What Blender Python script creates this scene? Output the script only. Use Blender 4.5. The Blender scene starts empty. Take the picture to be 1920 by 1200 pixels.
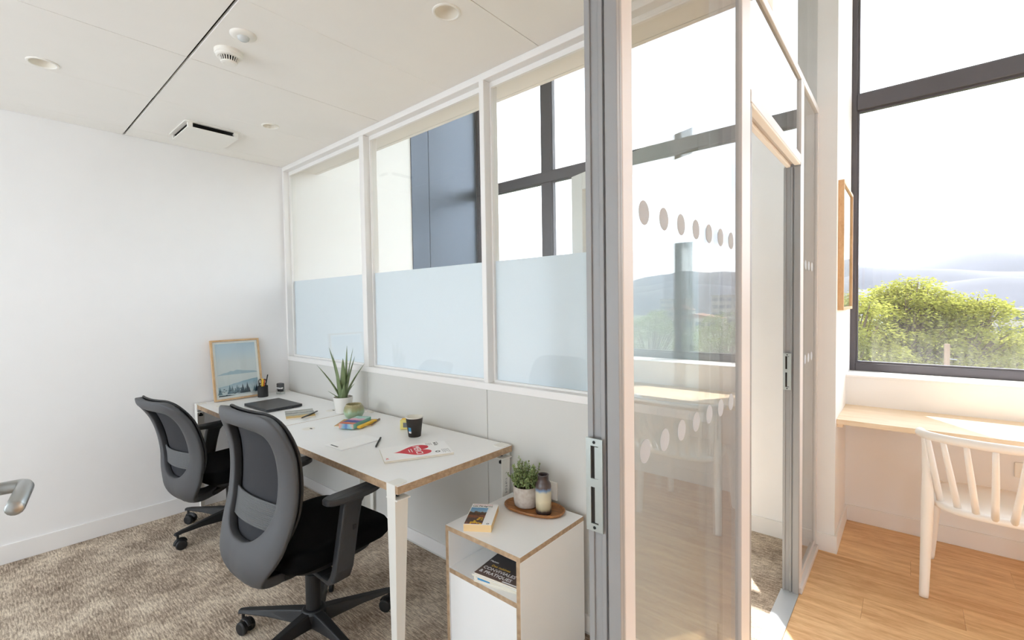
import bpy, bmesh, math, random
from mathutils import Vector, Matrix, noise
random.seed(7)
SC = bpy.context.scene
COL = SC.collection
PI = math.pi

# ------------------------------------------------------------------ camera
CAM_H = 1.42
yaw, pitch, roll, fpx = math.radians(40.732), math.radians(-1.8545), math.radians(-0.8714), 867.72
fwd = Vector((-math.sin(yaw)*math.cos(pitch), math.cos(yaw)*math.cos(pitch), math.sin(pitch)))
rgt = Vector((math.cos(yaw), math.sin(yaw), 0))
upv = rgt.cross(fwd)
r2 = math.cos(roll)*rgt + math.sin(roll)*upv
u2 = -math.sin(roll)*rgt + math.cos(roll)*upv
cam = bpy.data.cameras.new('camera')
cam.sensor_width = 36; cam.sensor_fit = 'HORIZONTAL'; cam.lens = fpx/1920*36
cam.clip_start = 0.02; cam.clip_end = 6000
cam_o = bpy.data.objects.new('camera', cam); COL.objects.link(cam_o)
mw = Matrix((r2, u2, -fwd)).transposed().to_4x4(); mw.translation = (0, 0, CAM_H)
cam_o.matrix_world = mw
SC.camera = cam_o

# ------------------------------------------------------------------ world, sun, exposure
SKY = 1.9
SUN = 5.6
SC.view_settings.view_transform = 'Standard'
SC.view_settings.look = 'None'
SC.view_settings.exposure = 1.47
SC.view_settings.gamma = 1.0
SC.view_settings.use_curve_mapping = False
SC.cycles.max_bounces = 14
SC.cycles.diffuse_bounces = 7
SC.cycles.glossy_bounces = 6
SC.cycles.transmission_bounces = 8
SC.cycles.transparent_max_bounces = 28
SC.cycles.volume_bounces = 1
SC.cycles.sample_clamp_indirect = 6
SC.cycles.caustics_reflective = False
SC.cycles.caustics_refractive = False
w = bpy.data.worlds.new('world'); SC.world = w; w.use_nodes = True
nt = w.node_tree; nt.nodes.clear()
out = nt.nodes.new('ShaderNodeOutputWorld'); bg = nt.nodes.new('ShaderNodeBackground')
tc = nt.nodes.new('ShaderNodeTexCoord'); mp = nt.nodes.new('ShaderNodeMapping')
mp.inputs['Scale'].default_value = (2.2, 2.2, 7.0)
nz = nt.nodes.new('ShaderNodeTexNoise'); nz.inputs['Scale'].default_value = 1.6; nz.inputs['Detail'].default_value = 7; nz.inputs['Roughness'].default_value = .55
cr = nt.nodes.new('ShaderNodeValToRGB')
cr.color_ramp.elements[0].position = .40; cr.color_ramp.elements[0].color = (.68, .78, .95, 1)
cr.color_ramp.elements[1].position = .56; cr.color_ramp.elements[1].color = (.93, .965, 1.0, 1)
nt.links.new(tc.outputs['Generated'], mp.inputs['Vector']); nt.links.new(mp.outputs[0], nz.inputs['Vector'])
nt.links.new(nz.outputs['Fac'], cr.inputs[0]); nt.links.new(cr.outputs[0], bg.inputs[0])
bg.inputs[1].default_value = SKY
nt.links.new(bg.outputs[0], out.inputs[0])
sun = bpy.data.lights.new('sun', 'SUN'); sun.energy = SUN; sun.angle = math.radians(.6); sun.color = (1, .975, .94)
sun_o = bpy.data.objects.new('sun', sun); COL.objects.link(sun_o)
EL = math.radians(56)
sd = Vector((.553*math.cos(EL), -.833*math.cos(EL), -math.sin(EL)))
sun_o.rotation_euler = sd.to_track_quat('-Z', 'Y').to_euler()
sun_o.location = (-4, 8, 12)

# ------------------------------------------------------------------ materials
def s2l(c):
    f = lambda v: v/12.92 if v <= .04045 else ((v+.055)/1.055)**2.4
    return tuple(f(v/255) for v in c) + (1,)

def mat(name, rgb, rough=.5, metal=0, bump=0, bscale=200, var=0, vscale=8, spec=None, alpha=None, coat=0, stretch=None):
    m = bpy.data.materials.new(name); m.use_nodes = True
    t = m.node_tree; b = t.nodes['Principled BSDF']
    col = s2l(rgb)
    b.inputs['Base Color'].default_value = col
    b.inputs['Roughness'].default_value = rough; b.inputs['Metallic'].default_value = metal
    if spec is not None: b.inputs['Specular IOR Level'].default_value = spec
    if coat: b.inputs['Coat Weight'].default_value = coat
    co = t.nodes.new('ShaderNodeTexCoord')
    src = co.outputs['Object']
    if stretch:
        mp = t.nodes.new('ShaderNodeMapping'); mp.inputs['Scale'].default_value = stretch
        t.links.new(src, mp.inputs[0]); src = mp.outputs[0]
    n = t.nodes.new('ShaderNodeTexNoise'); n.inputs['Scale'].default_value = vscale; n.inputs['Detail'].default_value = 4
    t.links.new(src, n.inputs['Vector'])
    v = max(var, .015)
    mx = t.nodes.new('ShaderNodeMix'); mx.data_type = 'RGBA'
    mx.inputs['A'].default_value = tuple(c*(1-v) for c in col[:3]) + (1,)
    mx.inputs['B'].default_value = tuple(min(1, c*(1+v)) for c in col[:3]) + (1,)
    t.links.new(n.outputs['Fac'], mx.inputs['Factor']); t.links.new(mx.outputs['Result'], b.inputs['Base Color'])
    if bump:
        n2 = t.nodes.new('ShaderNodeTexNoise'); n2.inputs['Scale'].default_value = bscale; n2.inputs['Detail'].default_value = 3
        t.links.new(src, n2.inputs['Vector'])
        bp = t.nodes.new('ShaderNodeBump'); bp.inputs['Strength'].default_value = bump; bp.inputs['Distance'].default_value = .004
        t.links.new(n2.outputs['Fac'], bp.inputs['Height']); t.links.new(bp.outputs[0], b.inputs['Normal'])
    return m

def glass(name, tint=(.985, .995, .99), r0=.04, dirt=False, rough=0.0):
    """thin sheet of glass: Schlick reflection over straight transmission, the same from both sides"""
    m = bpy.data.materials.new(name); m.use_nodes = True
    t = m.node_tree; t.nodes.clear()
    o = t.nodes.new('ShaderNodeOutputMaterial')
    tr = t.nodes.new('ShaderNodeBsdfTransparent'); tr.inputs[0].default_value = tint + (1,)
    gl = t.nodes.new('ShaderNodeBsdfGlossy'); gl.inputs['Roughness'].default_value = rough
    lw = t.nodes.new('ShaderNodeLayerWeight'); lw.inputs['Blend'].default_value = .5
    pw = t.nodes.new('ShaderNodeMath'); pw.operation = 'POWER'; pw.inputs[1].default_value = 5
    ma = t.nodes.new('ShaderNodeMath'); ma.operation = 'MULTIPLY_ADD'; ma.inputs[1].default_value = 1-r0; ma.inputs[2].default_value = r0
    mx = t.nodes.new('ShaderNodeMixShader')
    t.links.new(lw.outputs['Facing'], pw.inputs[0]); t.links.new(pw.outputs[0], ma.inputs[0]); t.links.new(ma.outputs[0], mx.inputs[0])
    t.links.new(tr.outputs[0], mx.inputs[1]); t.links.new(gl.outputs[0], mx.inputs[2])
    last = mx.outputs[0]
    if dirt:
        co = t.nodes.new('ShaderNodeTexCoord'); mp = t.nodes.new('ShaderNodeMapping'); mp.inputs['Scale'].default_value = (40, 40, 5)
        n = t.nodes.new('ShaderNodeTexNoise'); n.inputs['Scale'].default_value = 1; n.inputs['Detail'].default_value = 6
        t.links.new(co.outputs['Object'], mp.inputs[0]); t.links.new(mp.outputs[0], n.inputs['Vector'])
        sx = t.nodes.new('ShaderNodeSeparateXYZ'); t.links.new(co.outputs['Object'], sx.inputs[0])
        mr = t.nodes.new('ShaderNodeMapRange'); mr.inputs['From Min'].default_value = .97; mr.inputs['From Max'].default_value = 1.35
        mr.inputs['To Min'].default_value = .085; mr.inputs['To Max'].default_value = .006
        t.links.new(sx.outputs['Z'], mr.inputs['Value'])
        mu = t.nodes.new('ShaderNodeMath'); mu.operation = 'MULTIPLY'; t.links.new(n.outputs['Fac'], mu.inputs[0]); t.links.new(mr.outputs[0], mu.inputs[1])
        df = t.nodes.new('ShaderNodeBsdfTranslucent'); df.inputs[0].default_value = (.8, .78, .72, 1)
        m2 = t.nodes.new('ShaderNodeMixShader'); t.links.new(mu.outputs[0], m2.inputs[0]); t.links.new(last, m2.inputs[1]); t.links.new(df.outputs[0], m2.inputs[2])
        last = m2.outputs[0]
    t.links.new(last, o.inputs[0])
    return m

def film(name, col=(.93, .95, .96), trans=.78):
    m = bpy.data.materials.new(name); m.use_nodes = True
    t = m.node_tree; t.nodes.clear()
    o = t.nodes.new('ShaderNodeOutputMaterial')
    a = t.nodes.new('ShaderNodeBsdfTranslucent'); a.inputs[0].default_value = col + (1,)
    d = t.nodes.new('ShaderNodeBsdfDiffuse'); d.inputs[0].default_value = col + (1,)
    mx = t.nodes.new('ShaderNodeMixShader'); mx.inputs[0].default_value = trans
    t.links.new(d.outputs[0], mx.inputs[1]); t.links.new(a.outputs[0], mx.inputs[2]); t.links.new(mx.outputs[0], o.inputs[0])
    return m

def wood(name, a, b, scale=(1, 12, 12), rough=.45, rand=0.0, ring=3.0, bump=.15):
    """long fibres along local X, tone shifted for each object"""
    m = bpy.data.materials.new(name); m.use_nodes = True
    t = m.node_tree; p = t.nodes['Principled BSDF']; p.inputs['Roughness'].default_value = rough
    co = t.nodes.new('ShaderNodeTexCoord'); oi = t.nodes.new('ShaderNodeObjectInfo')
    ad = t.nodes.new('ShaderNodeVectorMath'); ad.operation = 'ADD'
    ml = t.nodes.new('ShaderNodeMath'); ml.operation = 'MULTIPLY'; ml.inputs[1].default_value = 37.0
    t.links.new(oi.outputs['Random'], ml.inputs[0])
    t.links.new(co.outputs['Object'], ad.inputs[0]); t.links.new(ml.outputs[0], ad.inputs[1])
    mp = t.nodes.new('ShaderNodeMapping'); mp.inputs['Scale'].default_value = scale
    t.links.new(ad.outputs[0], mp.inputs[0])
    n = t.nodes.new('ShaderNodeTexNoise'); n.inputs['Scale'].default_value = ring; n.inputs['Detail'].default_value = 8; n.inputs['Roughness'].default_value = .65; n.inputs['Distortion'].default_value = .6
    t.links.new(mp.outputs[0], n.inputs['Vector'])
    n2 = t.nodes.new('ShaderNodeTexNoise'); n2.inputs['Scale'].default_value = ring*9; n2.inputs['Detail'].default_value = 3
    t.links.new(mp.outputs[0], n2.inputs['Vector'])
    mi = t.nodes.new('ShaderNodeMath'); mi.operation = 'MULTIPLY_ADD'; mi.inputs[1].default_value = .35
    sb = t.nodes.new('ShaderNodeMath'); sb.operation = 'MULTIPLY_ADD'; sb.inputs[1].default_value = rand; sb.inputs[2].default_value = -.5*rand - .17
    t.links.new(oi.outputs['Random'], sb.inputs[0])
    t.links.new(n2.outputs['Fac'], mi.inputs[0]); t.links.new(sb.outputs[0], mi.inputs[2])
    sm = t.nodes.new('ShaderNodeMath'); sm.operation = 'ADD'; t.links.new(n.outputs['Fac'], sm.inputs[0]); t.links.new(mi.outputs[0], sm.inputs[1])
    cr = t.nodes.new('ShaderNodeValToRGB'); cr.color_ramp.elements[0].position = .3; cr.color_ramp.elements[1].position = .72
    cr.color_ramp.elements[0].color = s2l(a); cr.color_ramp.elements[1].color = s2l(b)
    t.links.new(sm.outputs[0], cr.inputs[0]); t.links.new(cr.outputs[0], p.inputs['Base Color'])
    bp = t.nodes.new('ShaderNodeBump'); bp.inputs['Strength'].default_value = bump; bp.inputs['Distance'].default_value = .002
    t.links.new(n2.outputs['Fac'], bp.inputs['Height']); t.links.new(bp.outputs[0], p.inputs['Normal'])
    return m

def ply(name, a, b, freq=260):
    """plywood edge: fine layers stacked along Z"""
    m = bpy.data.materials.new(name); m.use_nodes = True
    t = m.node_tree; p = t.nodes['Principled BSDF']; p.inputs['Roughness'].default_value = .55
    co = t.nodes.new('ShaderNodeTexCoord'); sx = t.nodes.new('ShaderNodeVectorMath'); sx.operation = 'DOT_PRODUCT'
    sx.inputs[1].default_value = (.35, .35, 1)
    t.links.new(co.outputs['Object'], sx.inputs[0])
    mu = t.nodes.new('ShaderNodeMath'); mu.operation = 'MULTIPLY'; mu.inputs[1].default_value = freq*2*PI
    sn = t.nodes.new('ShaderNodeMath'); sn.operation = 'SINE'
    t.links.new(sx.outputs['Value'], mu.inputs[0]); t.links.new(mu.outputs[0], sn.inputs[0])
    n = t.nodes.new('ShaderNodeTexNoise'); n.inputs['Scale'].default_value = 60; t.links.new(co.outputs['Object'], n.inputs['Vector'])
    ma = t.nodes.new('ShaderNodeMath'); ma.operation = 'MULTIPLY_ADD'; ma.inputs[1].default_value = .32; t.links.new(sn.outputs[0], ma.inputs[0]); t.links.new(n.outputs['Fac'], ma.inputs[2])
    cr = t.nodes.new('ShaderNodeValToRGB'); cr.color_ramp.elements[0].position = .2; cr.color_ramp.elements[1].position = .8
    cr.color_ramp.elements[0].color = s2l(a); cr.color_ramp.elements[1].color = s2l(b)
    t.links.new(ma.outputs[0], cr.inputs[0]); t.links.new(cr.outputs[0], p.inputs['Base Color'])
    return m

def carpet_mat():
    m = bpy.data.materials.new('carpet'); m.use_nodes = True
    t = m.node_tree; p = t.nodes['Principled BSDF']; p.inputs['Roughness'].default_value = .95; p.inputs['Specular IOR Level'].default_value = .1
    co = t.nodes.new('ShaderNodeTexCoord')
    def nz(scale, sc, det, r=.6):
        mp = t.nodes.new('ShaderNodeMapping'); mp.inputs['Scale'].default_value = scale; t.links.new(co.outputs['Object'], mp.inputs[0])
        n = t.nodes.new('ShaderNodeTexNoise'); n.inputs['Scale'].default_value = sc; n.inputs['Detail'].default_value = det; n.inputs['Roughness'].default_value = r
        t.links.new(mp.outputs[0], n.inputs['Vector']); return n.outputs['Fac']
    a = nz((1, 1, 1), 5, 6); b = nz((22, 150, 1), 1, 4, .7); c = nz((150, 30, 1), 1, 4, .7); d = nz((420, 420, 1), 1, 1)
    def add(x, y, k):
        q = t.nodes.new('ShaderNodeMath'); q.operation = 'MULTIPLY_ADD'; q.inputs[1].default_value = k; t.links.new(y, q.inputs[0]); t.links.new(x, q.inputs[2]); return q.outputs[0]
    s = add(a, b, 1.5); s = add(s, c, .5); s = add(s, d, .9)
    mr = t.nodes.new('ShaderNodeMapRange'); mr.inputs['From Min'].default_value = 1.56; mr.inputs['From Max'].default_value = 2.30
    t.links.new(s, mr.inputs['Value'])
    cr = t.nodes.new('ShaderNodeValToRGB'); e = cr.color_ramp.elements
    e[0].position = 0; e[0].color = s2l((112, 98, 86)); e[1].position = 1; e[1].color = s2l((250, 238, 218))
    x = e.new(.45); x.color = s2l((178, 160, 142)); x = e.new(.7); x.color = s2l((220, 204, 184))
    t.links.new(mr.outputs[0], cr.inputs[0]); t.links.new(cr.outputs[0], p.inputs['Base Color'])
    bp = t.nodes.new('ShaderNodeBump'); bp.inputs['Strength'].default_value = .8; bp.inputs['Distance'].default_value = .004
    t.links.new(s, bp.inputs['Height']); t.links.new(bp.outputs[0], p.inputs['Normal'])
    return m

M = {}
M['wall'] = mat('wall_paint', (240, 239, 239), .85, bump=.05, bscale=300)
M['ceiling'] = mat('ceiling_paint', (242, 239, 234), .9, bump=.04, bscale=400)
M['soffit'] = mat('soffit_paint', (236, 232, 228), .9)
M['frame'] = mat('white_frame', (238, 236, 234), .4)
M['gframe'] = mat('corridor_frame_paint', (210, 206, 205), .45)
M['jamb'] = mat('shaded_jamb_grey', (150, 151, 152), .45)  # grey stands for shade on the jamb faces; same paint as the frame
M['panel'] = mat('partition_panel', (212, 211, 207), .55)
M['base'] = mat('baseboard_paint', (238, 236, 235), .5)
M['carpet'] = carpet_mat()
M['glass'] = glass('partition_glass', (.975, .99, .985))
M['corridor_glass'] = glass('corridor_glass', (.94, .95, .945), r0=.05)
M['winglass'] = glass('window_glass', (.99, .995, .99), dirt=True)
M['film'] = film('frosted_film', (.80, .83, .86), .72)
M['dot'] = film('frosted_dot', (.74, .76, .79), .5)
M['dark_frame'] = mat('dark_window_frame', (88, 84, 88), .42, metal=.2)
M['dark_panel'] = mat('blue_grey_metal', (92, 99, 110), .34, metal=.5, var=.06, vscale=30, bump=.02, bscale=30)
M['oak'] = wood('oak_floor', (198, 150, 102), (242, 206, 156), scale=(1.1, 9, 9), rough=.42, rand=.16)
M['ash'] = wood('pale_counter_wood', (226, 198, 164), (246, 228, 202), scale=(1, 12, 12), rough=.4)
M['frame_wood'] = wood('frame_oak', (196, 158, 116), (226, 192, 150), scale=(6, 6, 40), rough=.5)
M['orange_wood'] = wood('orange_frame_wood', (200, 160, 118), (222, 186, 144), scale=(8, 8, 3), rough=.5)
M['acacia'] = wood('acacia_tray', (110, 66, 34), (186, 128, 74), scale=(4, 26, 26), rough=.4)
M['ply'] = ply('plywood_edge', (144, 116, 90), (208, 180, 148))
M['ply_v'] = ply('plywood_edge_upright', (150, 122, 96), (208, 180, 148))
M['lam'] = mat('white_laminate', (246, 246, 246), .35)
M['leg'] = mat('white_powder_coat', (236, 234, 228), .4)
M['black'] = mat('black_plastic', (26, 26, 28), .5)
M['cloth'] = mat('black_seat_cloth', (13, 13, 14), .95, bump=.5, bscale=900, spec=.1)
M['charcoal'] = mat('charcoal_plastic', (78, 79, 82), .55, bump=.06, bscale=600)
M['arm'] = mat('dark_arm_plastic', (44, 45, 48), .5)
M['mesh'] = mat('mesh_back_cloth', (50, 51, 56), .8, bump=.6, bscale=1500)
M['lumbar'] = mat('grey_lumbar_plastic', (104, 105, 107), .5)
M['steel'] = mat('brushed_steel', (176, 178, 178), .32, metal=.9, bump=.03, bscale=200)
M['zinc'] = mat('zinc_plate', (176, 182, 180), .38, metal=.6, var=.1, vscale=40)
M['alu'] = mat('aluminium_threshold', (196, 202, 208), .35, metal=.5)
M['white_plastic'] = mat('white_plastic', (238, 235, 228), .4)
M['lens'] = mat('sensor_lens', (205, 208, 208), .25)
M['vent_dark'] = mat('vent_dark', (34, 30, 26), .8)
M['gap'] = mat('ceiling_void_shade', (40, 34, 30), .9)  # dark colour stands for the unlit space above the ceiling panels
M['lamp_in'] = mat('lamp_reflector', (232, 227, 216), .5)
M['chair_white'] = mat('white_chair_plastic', (244, 240, 236), .45)
M['paper'] = mat('white_paper', (252, 252, 252), .7)
M['pages'] = mat('page_edges', (226, 220, 206), .8, var=.08, vscale=4, stretch=(1, 1, 160))
M['old_pages'] = mat('yellowed_pages', (232, 200, 150), .85, var=.12, vscale=4, stretch=(1, 1, 160))
M['ink'] = mat('black_ink', (38, 38, 42), .6)
M['grey_ink'] = mat('grey_ink', (120, 122, 126), .6)
M['red'] = mat('red_ink', (214, 44, 62), .55, var=.06)
M['kraft'] = mat('kraft_card', (198, 158, 112), .8, var=.06, vscale=60)
M['aloe'] = mat('aloe_leaf', (122, 138, 98), .5, var=.35, vscale=30, stretch=(1, 1, .3))
M['soil'] = mat('soil', (52, 42, 34), .95)
M['pot'] = mat('pale_grey_pot', (224, 221, 216), .6)
M['laptop'] = mat('dark_grey_laptop', (66, 68, 72), .4, metal=.4)
M['cup_black'] = mat('black_card_cup', (52, 46, 42), .7)
M['cup_white'] = mat('cup_inside', (232, 228, 218), .6)
M['blue'] = mat('blue_print', (70, 150, 200), .6)
M['yellow'] = mat('pale_yellow_plastic', (236, 222, 140), .5)
M['yellow2'] = mat('strong_yellow', (236, 190, 60), .55)
M['orange'] = mat('orange_plastic', (236, 110, 60), .5)
M['teal'] = mat('teal_print', (130, 190, 180), .6)
M['pink'] = mat('pink_print', (226, 160, 176), .6)
M['navy'] = mat('navy_print', (54, 64, 130), .6)
M['clear'] = glass('clear_plastic', (.9, .92, .92), r0=.06)
M['leafg'] = mat('small_plant_leaf', (142, 160, 104), .55, var=.5, vscale=45)
M['stem'] = mat('plant_stem', (96, 84, 56), .8)
M['wax'] = mat('candle_wax', (236, 230, 212), .5)
M['door_paint'] = mat('door_leaf_paint', (226, 223, 218), .45)
M['upholder'] = mat('black_screw', (30, 30, 30), .4, metal=.5)

def glaze_mat(name, stops, zmin, zmax, rough=.3, warp=.02, coat=.3):
    """ceramic glaze with bands that run into each other along the height"""
    m = bpy.data.materials.new(name); m.use_nodes = True
    t = m.node_tree; p = t.nodes['Principled BSDF']; p.inputs['Roughness'].default_value = rough; p.inputs['Coat Weight'].default_value = coat
    co = t.nodes.new('ShaderNodeTexCoord'); sx = t.nodes.new('ShaderNodeSeparateXYZ'); t.links.new(co.outputs['Object'], sx.inputs[0])
    mp = t.nodes.new('ShaderNodeMapping'); mp.inputs['Scale'].default_value = (90, 90, 14); t.links.new(co.outputs['Object'], mp.inputs[0])
    n = t.nodes.new('ShaderNodeTexNoise'); n.inputs['Scale'].default_value = 1; n.inputs['Detail'].default_value = 3; t.links.new(mp.outputs[0], n.inputs['Vector'])
    ma = t.nodes.new('ShaderNodeMath'); ma.operation = 'MULTIPLY_ADD'; ma.inputs[1].default_value = warp; t.links.new(n.outputs['Fac'], ma.inputs[0]); t.links.new(sx.outputs['Z'], ma.inputs[2])
    mr = t.nodes.new('ShaderNodeMapRange'); mr.inputs['From Min'].default_value = zmin+warp*.5; mr.inputs['From Max'].default_value = zmax+warp*.5; t.links.new(ma.outputs[0], mr.inputs['Value'])
    cr = t.nodes.new('ShaderNodeValToRGB'); e = cr.color_ramp.elements
    e[0].position = stops[0][0]; e[0].color = s2l(stops[0][1]); e[1].position = stops[-1][0]; e[1].color = s2l(stops[-1][1])
    for q, c in stops[1:-1]:
        x = e.new(q); x.color = s2l(c)
    t.links.new(mr.outputs[0], cr.inputs[0]); t.links.new(cr.outputs[0], p.inputs['Base Color'])
    return m
M['vase'] = glaze_mat('vase_glaze', [(0, (46, 32, 30)), (.10, (60, 46, 46)), (.17, (170, 158, 128)), (.35, (214, 202, 172)), (.56, (206, 196, 170)), (.63, (110, 138, 172)), (.69, (86, 70, 66)), (1, (54, 42, 42))], 0, .165)
M['candle_glaze'] = glaze_mat('green_glaze', [(0, (140, 168, 142)), (.45, (158, 186, 160)), (.62, (150, 158, 116)), (.85, (146, 138, 98)), (1, (176, 164, 126))], 0, .088, warp=.035)

def weave_mat(name, a, b, k):
    m = bpy.data.materials.new(name); m.use_nodes = True
    t = m.node_tree; p = t.nodes['Principled BSDF']; p.inputs['Roughness'].default_value = .9
    co = t.nodes.new('ShaderNodeTexCoord'); sx = t.nodes.new('ShaderNodeSeparateXYZ'); t.links.new(co.outputs['Object'], sx.inputs[0])
    at = t.nodes.new('ShaderNodeMath'); at.operation = 'ARCTAN2'; t.links.new(sx.outputs['Y'], at.inputs[0]); t.links.new(sx.outputs['X'], at.inputs[1])
    def sn(src, f):
        u = t.nodes.new('ShaderNodeMath'); u.operation = 'MULTIPLY'; u.inputs[1].default_value = f; t.links.new(src, u.inputs[0])
        v = t.nodes.new('ShaderNodeMath'); v.operation = 'SINE'; t.links.new(u.outputs[0], v.inputs[0]); return v.outputs[0]
    q = t.nodes.new('ShaderNodeMath'); q.operation = 'MULTIPLY'; t.links.new(sn(at.outputs[0], 64), q.inputs[0]); t.links.new(sn(sx.outputs['Z'], k), q.inputs[1])
    n = t.nodes.new('ShaderNodeTexNoise'); n.inputs['Scale'].default_value = 50; t.links.new(co.outputs['Object'], n.inputs['Vector'])
    ad = t.nodes.new('ShaderNodeMath'); ad.operation = 'MULTIPLY_ADD'; ad.inputs[1].default_value = .4; t.links.new(q.outputs[0], ad.inputs[0]); t.links.new(n.outputs['Fac'], ad.inputs[2])
    cr = t.nodes.new('ShaderNodeValToRGB'); cr.color_ramp.elements[0].position = .2; cr.color_ramp.elements[1].position = .7
    cr.color_ramp.elements[0].color = s2l(a); cr.color_ramp.elements[1].color = s2l(b)
    t.links.new(ad.outputs[0], cr.inputs[0]); t.links.new(cr.outputs[0], p.inputs['Base Color'])
    bp = t.nodes.new('ShaderNodeBump'); bp.inputs['Strength'].default_value = .5; bp.inputs['Distance'].default_value = .002
    t.links.new(ad.outputs[0], bp.inputs['Height']); t.links.new(bp.outputs[0], p.inputs['Normal'])
    return m
M['weave'] = weave_mat('woven_pot', (168, 152, 138), (212, 204, 196), 1300)

def photo_mat(name, stops, axis='Y', lo=0, hi=1, amp=.15, scale=30):
    """printed picture: colour bands broken up by noise"""
    m = bpy.data.materials.new(name); m.use_nodes = True
    t = m.node_tree; p = t.nodes['Principled BSDF']; p.inputs['Roughness'].default_value = .45
    co = t.nodes.new('ShaderNodeTexCoord'); sx = t.nodes.new('ShaderNodeSeparateXYZ'); t.links.new(co.outputs['Object'], sx.inputs[0])
    mr = t.nodes.new('ShaderNodeMapRange'); mr.inputs['From Min'].default_value = lo; mr.inputs['From Max'].default_value = hi; t.links.new(sx.outputs[axis], mr.inputs['Value'])
    n = t.nodes.new('ShaderNodeTexNoise'); n.inputs['Scale'].default_value = scale; n.inputs['Detail'].default_value = 6; n.inputs['Roughness'].default_value = .7; t.links.new(co.outputs['Object'], n.inputs['Vector'])
    s = t.nodes.new('ShaderNodeMath'); s.operation = 'SUBTRACT'; s.inputs[1].default_value = .5; t.links.new(n.outputs['Fac'], s.inputs[0])
    ma = t.nodes.new('ShaderNodeMath'); ma.operation = 'MULTIPLY_ADD'; ma.inputs[1].default_value = amp; t.links.new(s.outputs[0], ma.inputs[0]); t.links.new(mr.outputs[0], ma.inputs[2])
    cr = t.nodes.new('ShaderNodeValToRGB'); e = cr.color_ramp.elements
    e[0].position = stops[0][0]; e[0].color = s2l(stops[0][1]); e[1].position = stops[-1][0]; e[1].color = s2l(stops[-1][1])
    for q, c in stops[1:-1]:
        x = e.new(q); x.color = s2l(c)
    t.links.new(ma.outputs[0], cr.inputs[0]); t.links.new(cr.outputs[0], p.inputs['Base Color'])
    return m

# ------------------------------------------------------------------ mesh helpers
class MB:
    def __init__(s): s.v = []; s.f = []; s.m = []
    def _add(s, vs, fs, mi=0):
        o = len(s.v); s.v += [tuple(v) for v in vs]; s.f += [tuple(i+o for i in f) for f in fs]; s.m += [mi]*len(fs); return s
    def box(s, x0, x1, y0, y1, z0, z1, mi=0, mw=None):
        vs = [Vector((x, y, z)) for x in (x0, x1) for y in (y0, y1) for z in (z0, z1)]
        if mw is not None: vs = [mw @ v for v in vs]
        return s._add(vs, [(0, 1, 3, 2), (4, 6, 7, 5), (0, 4, 5, 1), (2, 3, 7, 6), (0, 2, 6, 4), (1, 5, 7, 3)], mi)
    def prism(s, poly, z0, z1, mi=0, mw=None):
        n = len(poly); vs = [Vector((p[0], p[1], z0)) for p in poly] + [Vector((p[0], p[1], z1)) for p in poly]
        if mw is not None: vs = [mw @ v for v in vs]
        fs = [tuple(range(n-1, -1, -1)), tuple(range(n, 2*n))] + [(i, (i+1) % n, n+(i+1) % n, n+i) for i in range(n)]
        return s._add(vs, fs, mi)
    def poly(s, pts, mi=0):
        return s._add(pts, [tuple(range(len(pts)))], mi)
    def loft(s, rings, closed=True, cap=True, mi=0):
        n = len(rings[0]); vs = [v for r in rings for v in r]; fs = []
        for k in range(len(rings)-1):
            for i in range(n if closed else n-1):
                j = (i+1) % n
                fs.append((k*n+i, k*n+j, (k+1)*n+j, (k+1)*n+i))
        if cap:
            fs.append(tuple(range(n-1, -1, -1))); fs.append(tuple((len(rings)-1)*n+i for i in range(n)))
        return s._add(vs, fs, mi)
    def lathe(s, prof, seg=32, c=(0, 0, 0), mi=0, cap=False, mw=None):
        rings = [[Vector((c[0]+r*math.cos(2*PI*i/seg), c[1]+r*math.sin(2*PI*i/seg), c[2]+z)) for i in range(seg)] for r, z in prof]
        if mw is not None: rings = [[mw @ v for v in r] for r in rings]
        return s.loft(rings, True, cap, mi)
    def tube(s, path, rad, seg=10, mi=0, cap=True, flat=1.0):
        path = [Vector(p) for p in path]; n = len(path); rings = []
        if not hasattr(rad, '__len__'): rad = [rad]*n
        prev = None
        for i, p in enumerate(path):
            t = (path[min(i+1, n-1)]-path[max(i-1, 0)]).normalized()
            if prev is None:
                a = Vector((0, 0, 1)) if abs(t.z) < .9 else Vector((1, 0, 0))
                u = t.cross(a).normalized()
            else:
                u = (prev - t*prev.dot(t)).normalized()
            prev = u; v = t.cross(u)
            rings.append([p + rad[i]*(math.cos(2*PI*k/seg)*u + flat*math.sin(2*PI*k/seg)*v) for k in range(seg)])
        return s.loft(rings, True, cap, mi)
    def build(s, name, mats, parent=None, smooth=False, bevel=0, bseg=2, solid=0, sub=0, loc=None, rot=None):
        me = bpy.data.meshes.new(name); me.from_pydata(s.v, [], s.f)
        if not isinstance(mats, (list, tuple)): mats = [mats]
        for q in mats: me.materials.append(M[q] if isinstance(q, str) else q)
        if len(mats) > 1: me.polygons.foreach_set('material_index', s.m)
        b = bmesh.new(); b.from_mesh(me); bmesh.ops.recalc_face_normals(b, faces=b.faces); b.to_mesh(me); b.free()
        o = bpy.data.objects.new(name, me); COL.objects.link(o)
        if parent: o.parent = parent
        if loc: o.location = loc
        if rot: o.rotation_euler = rot
        if solid:
            q = o.modifiers.new('solid', 'SOLIDIFY'); q.thickness = solid; q.offset = 0
        if bevel:
            q = o.modifiers.new('bevel', 'BEVEL'); q.width = bevel; q.segments = bseg; q.limit_method = 'ANGLE'; q.angle_limit = math.radians(40)
        if sub:
            q = o.modifiers.new('sub', 'SUBSURF'); q.levels = sub; q.render_levels = sub
        if smooth:
            for p in me.polygons: p.use_smooth = True
        return o

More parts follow.
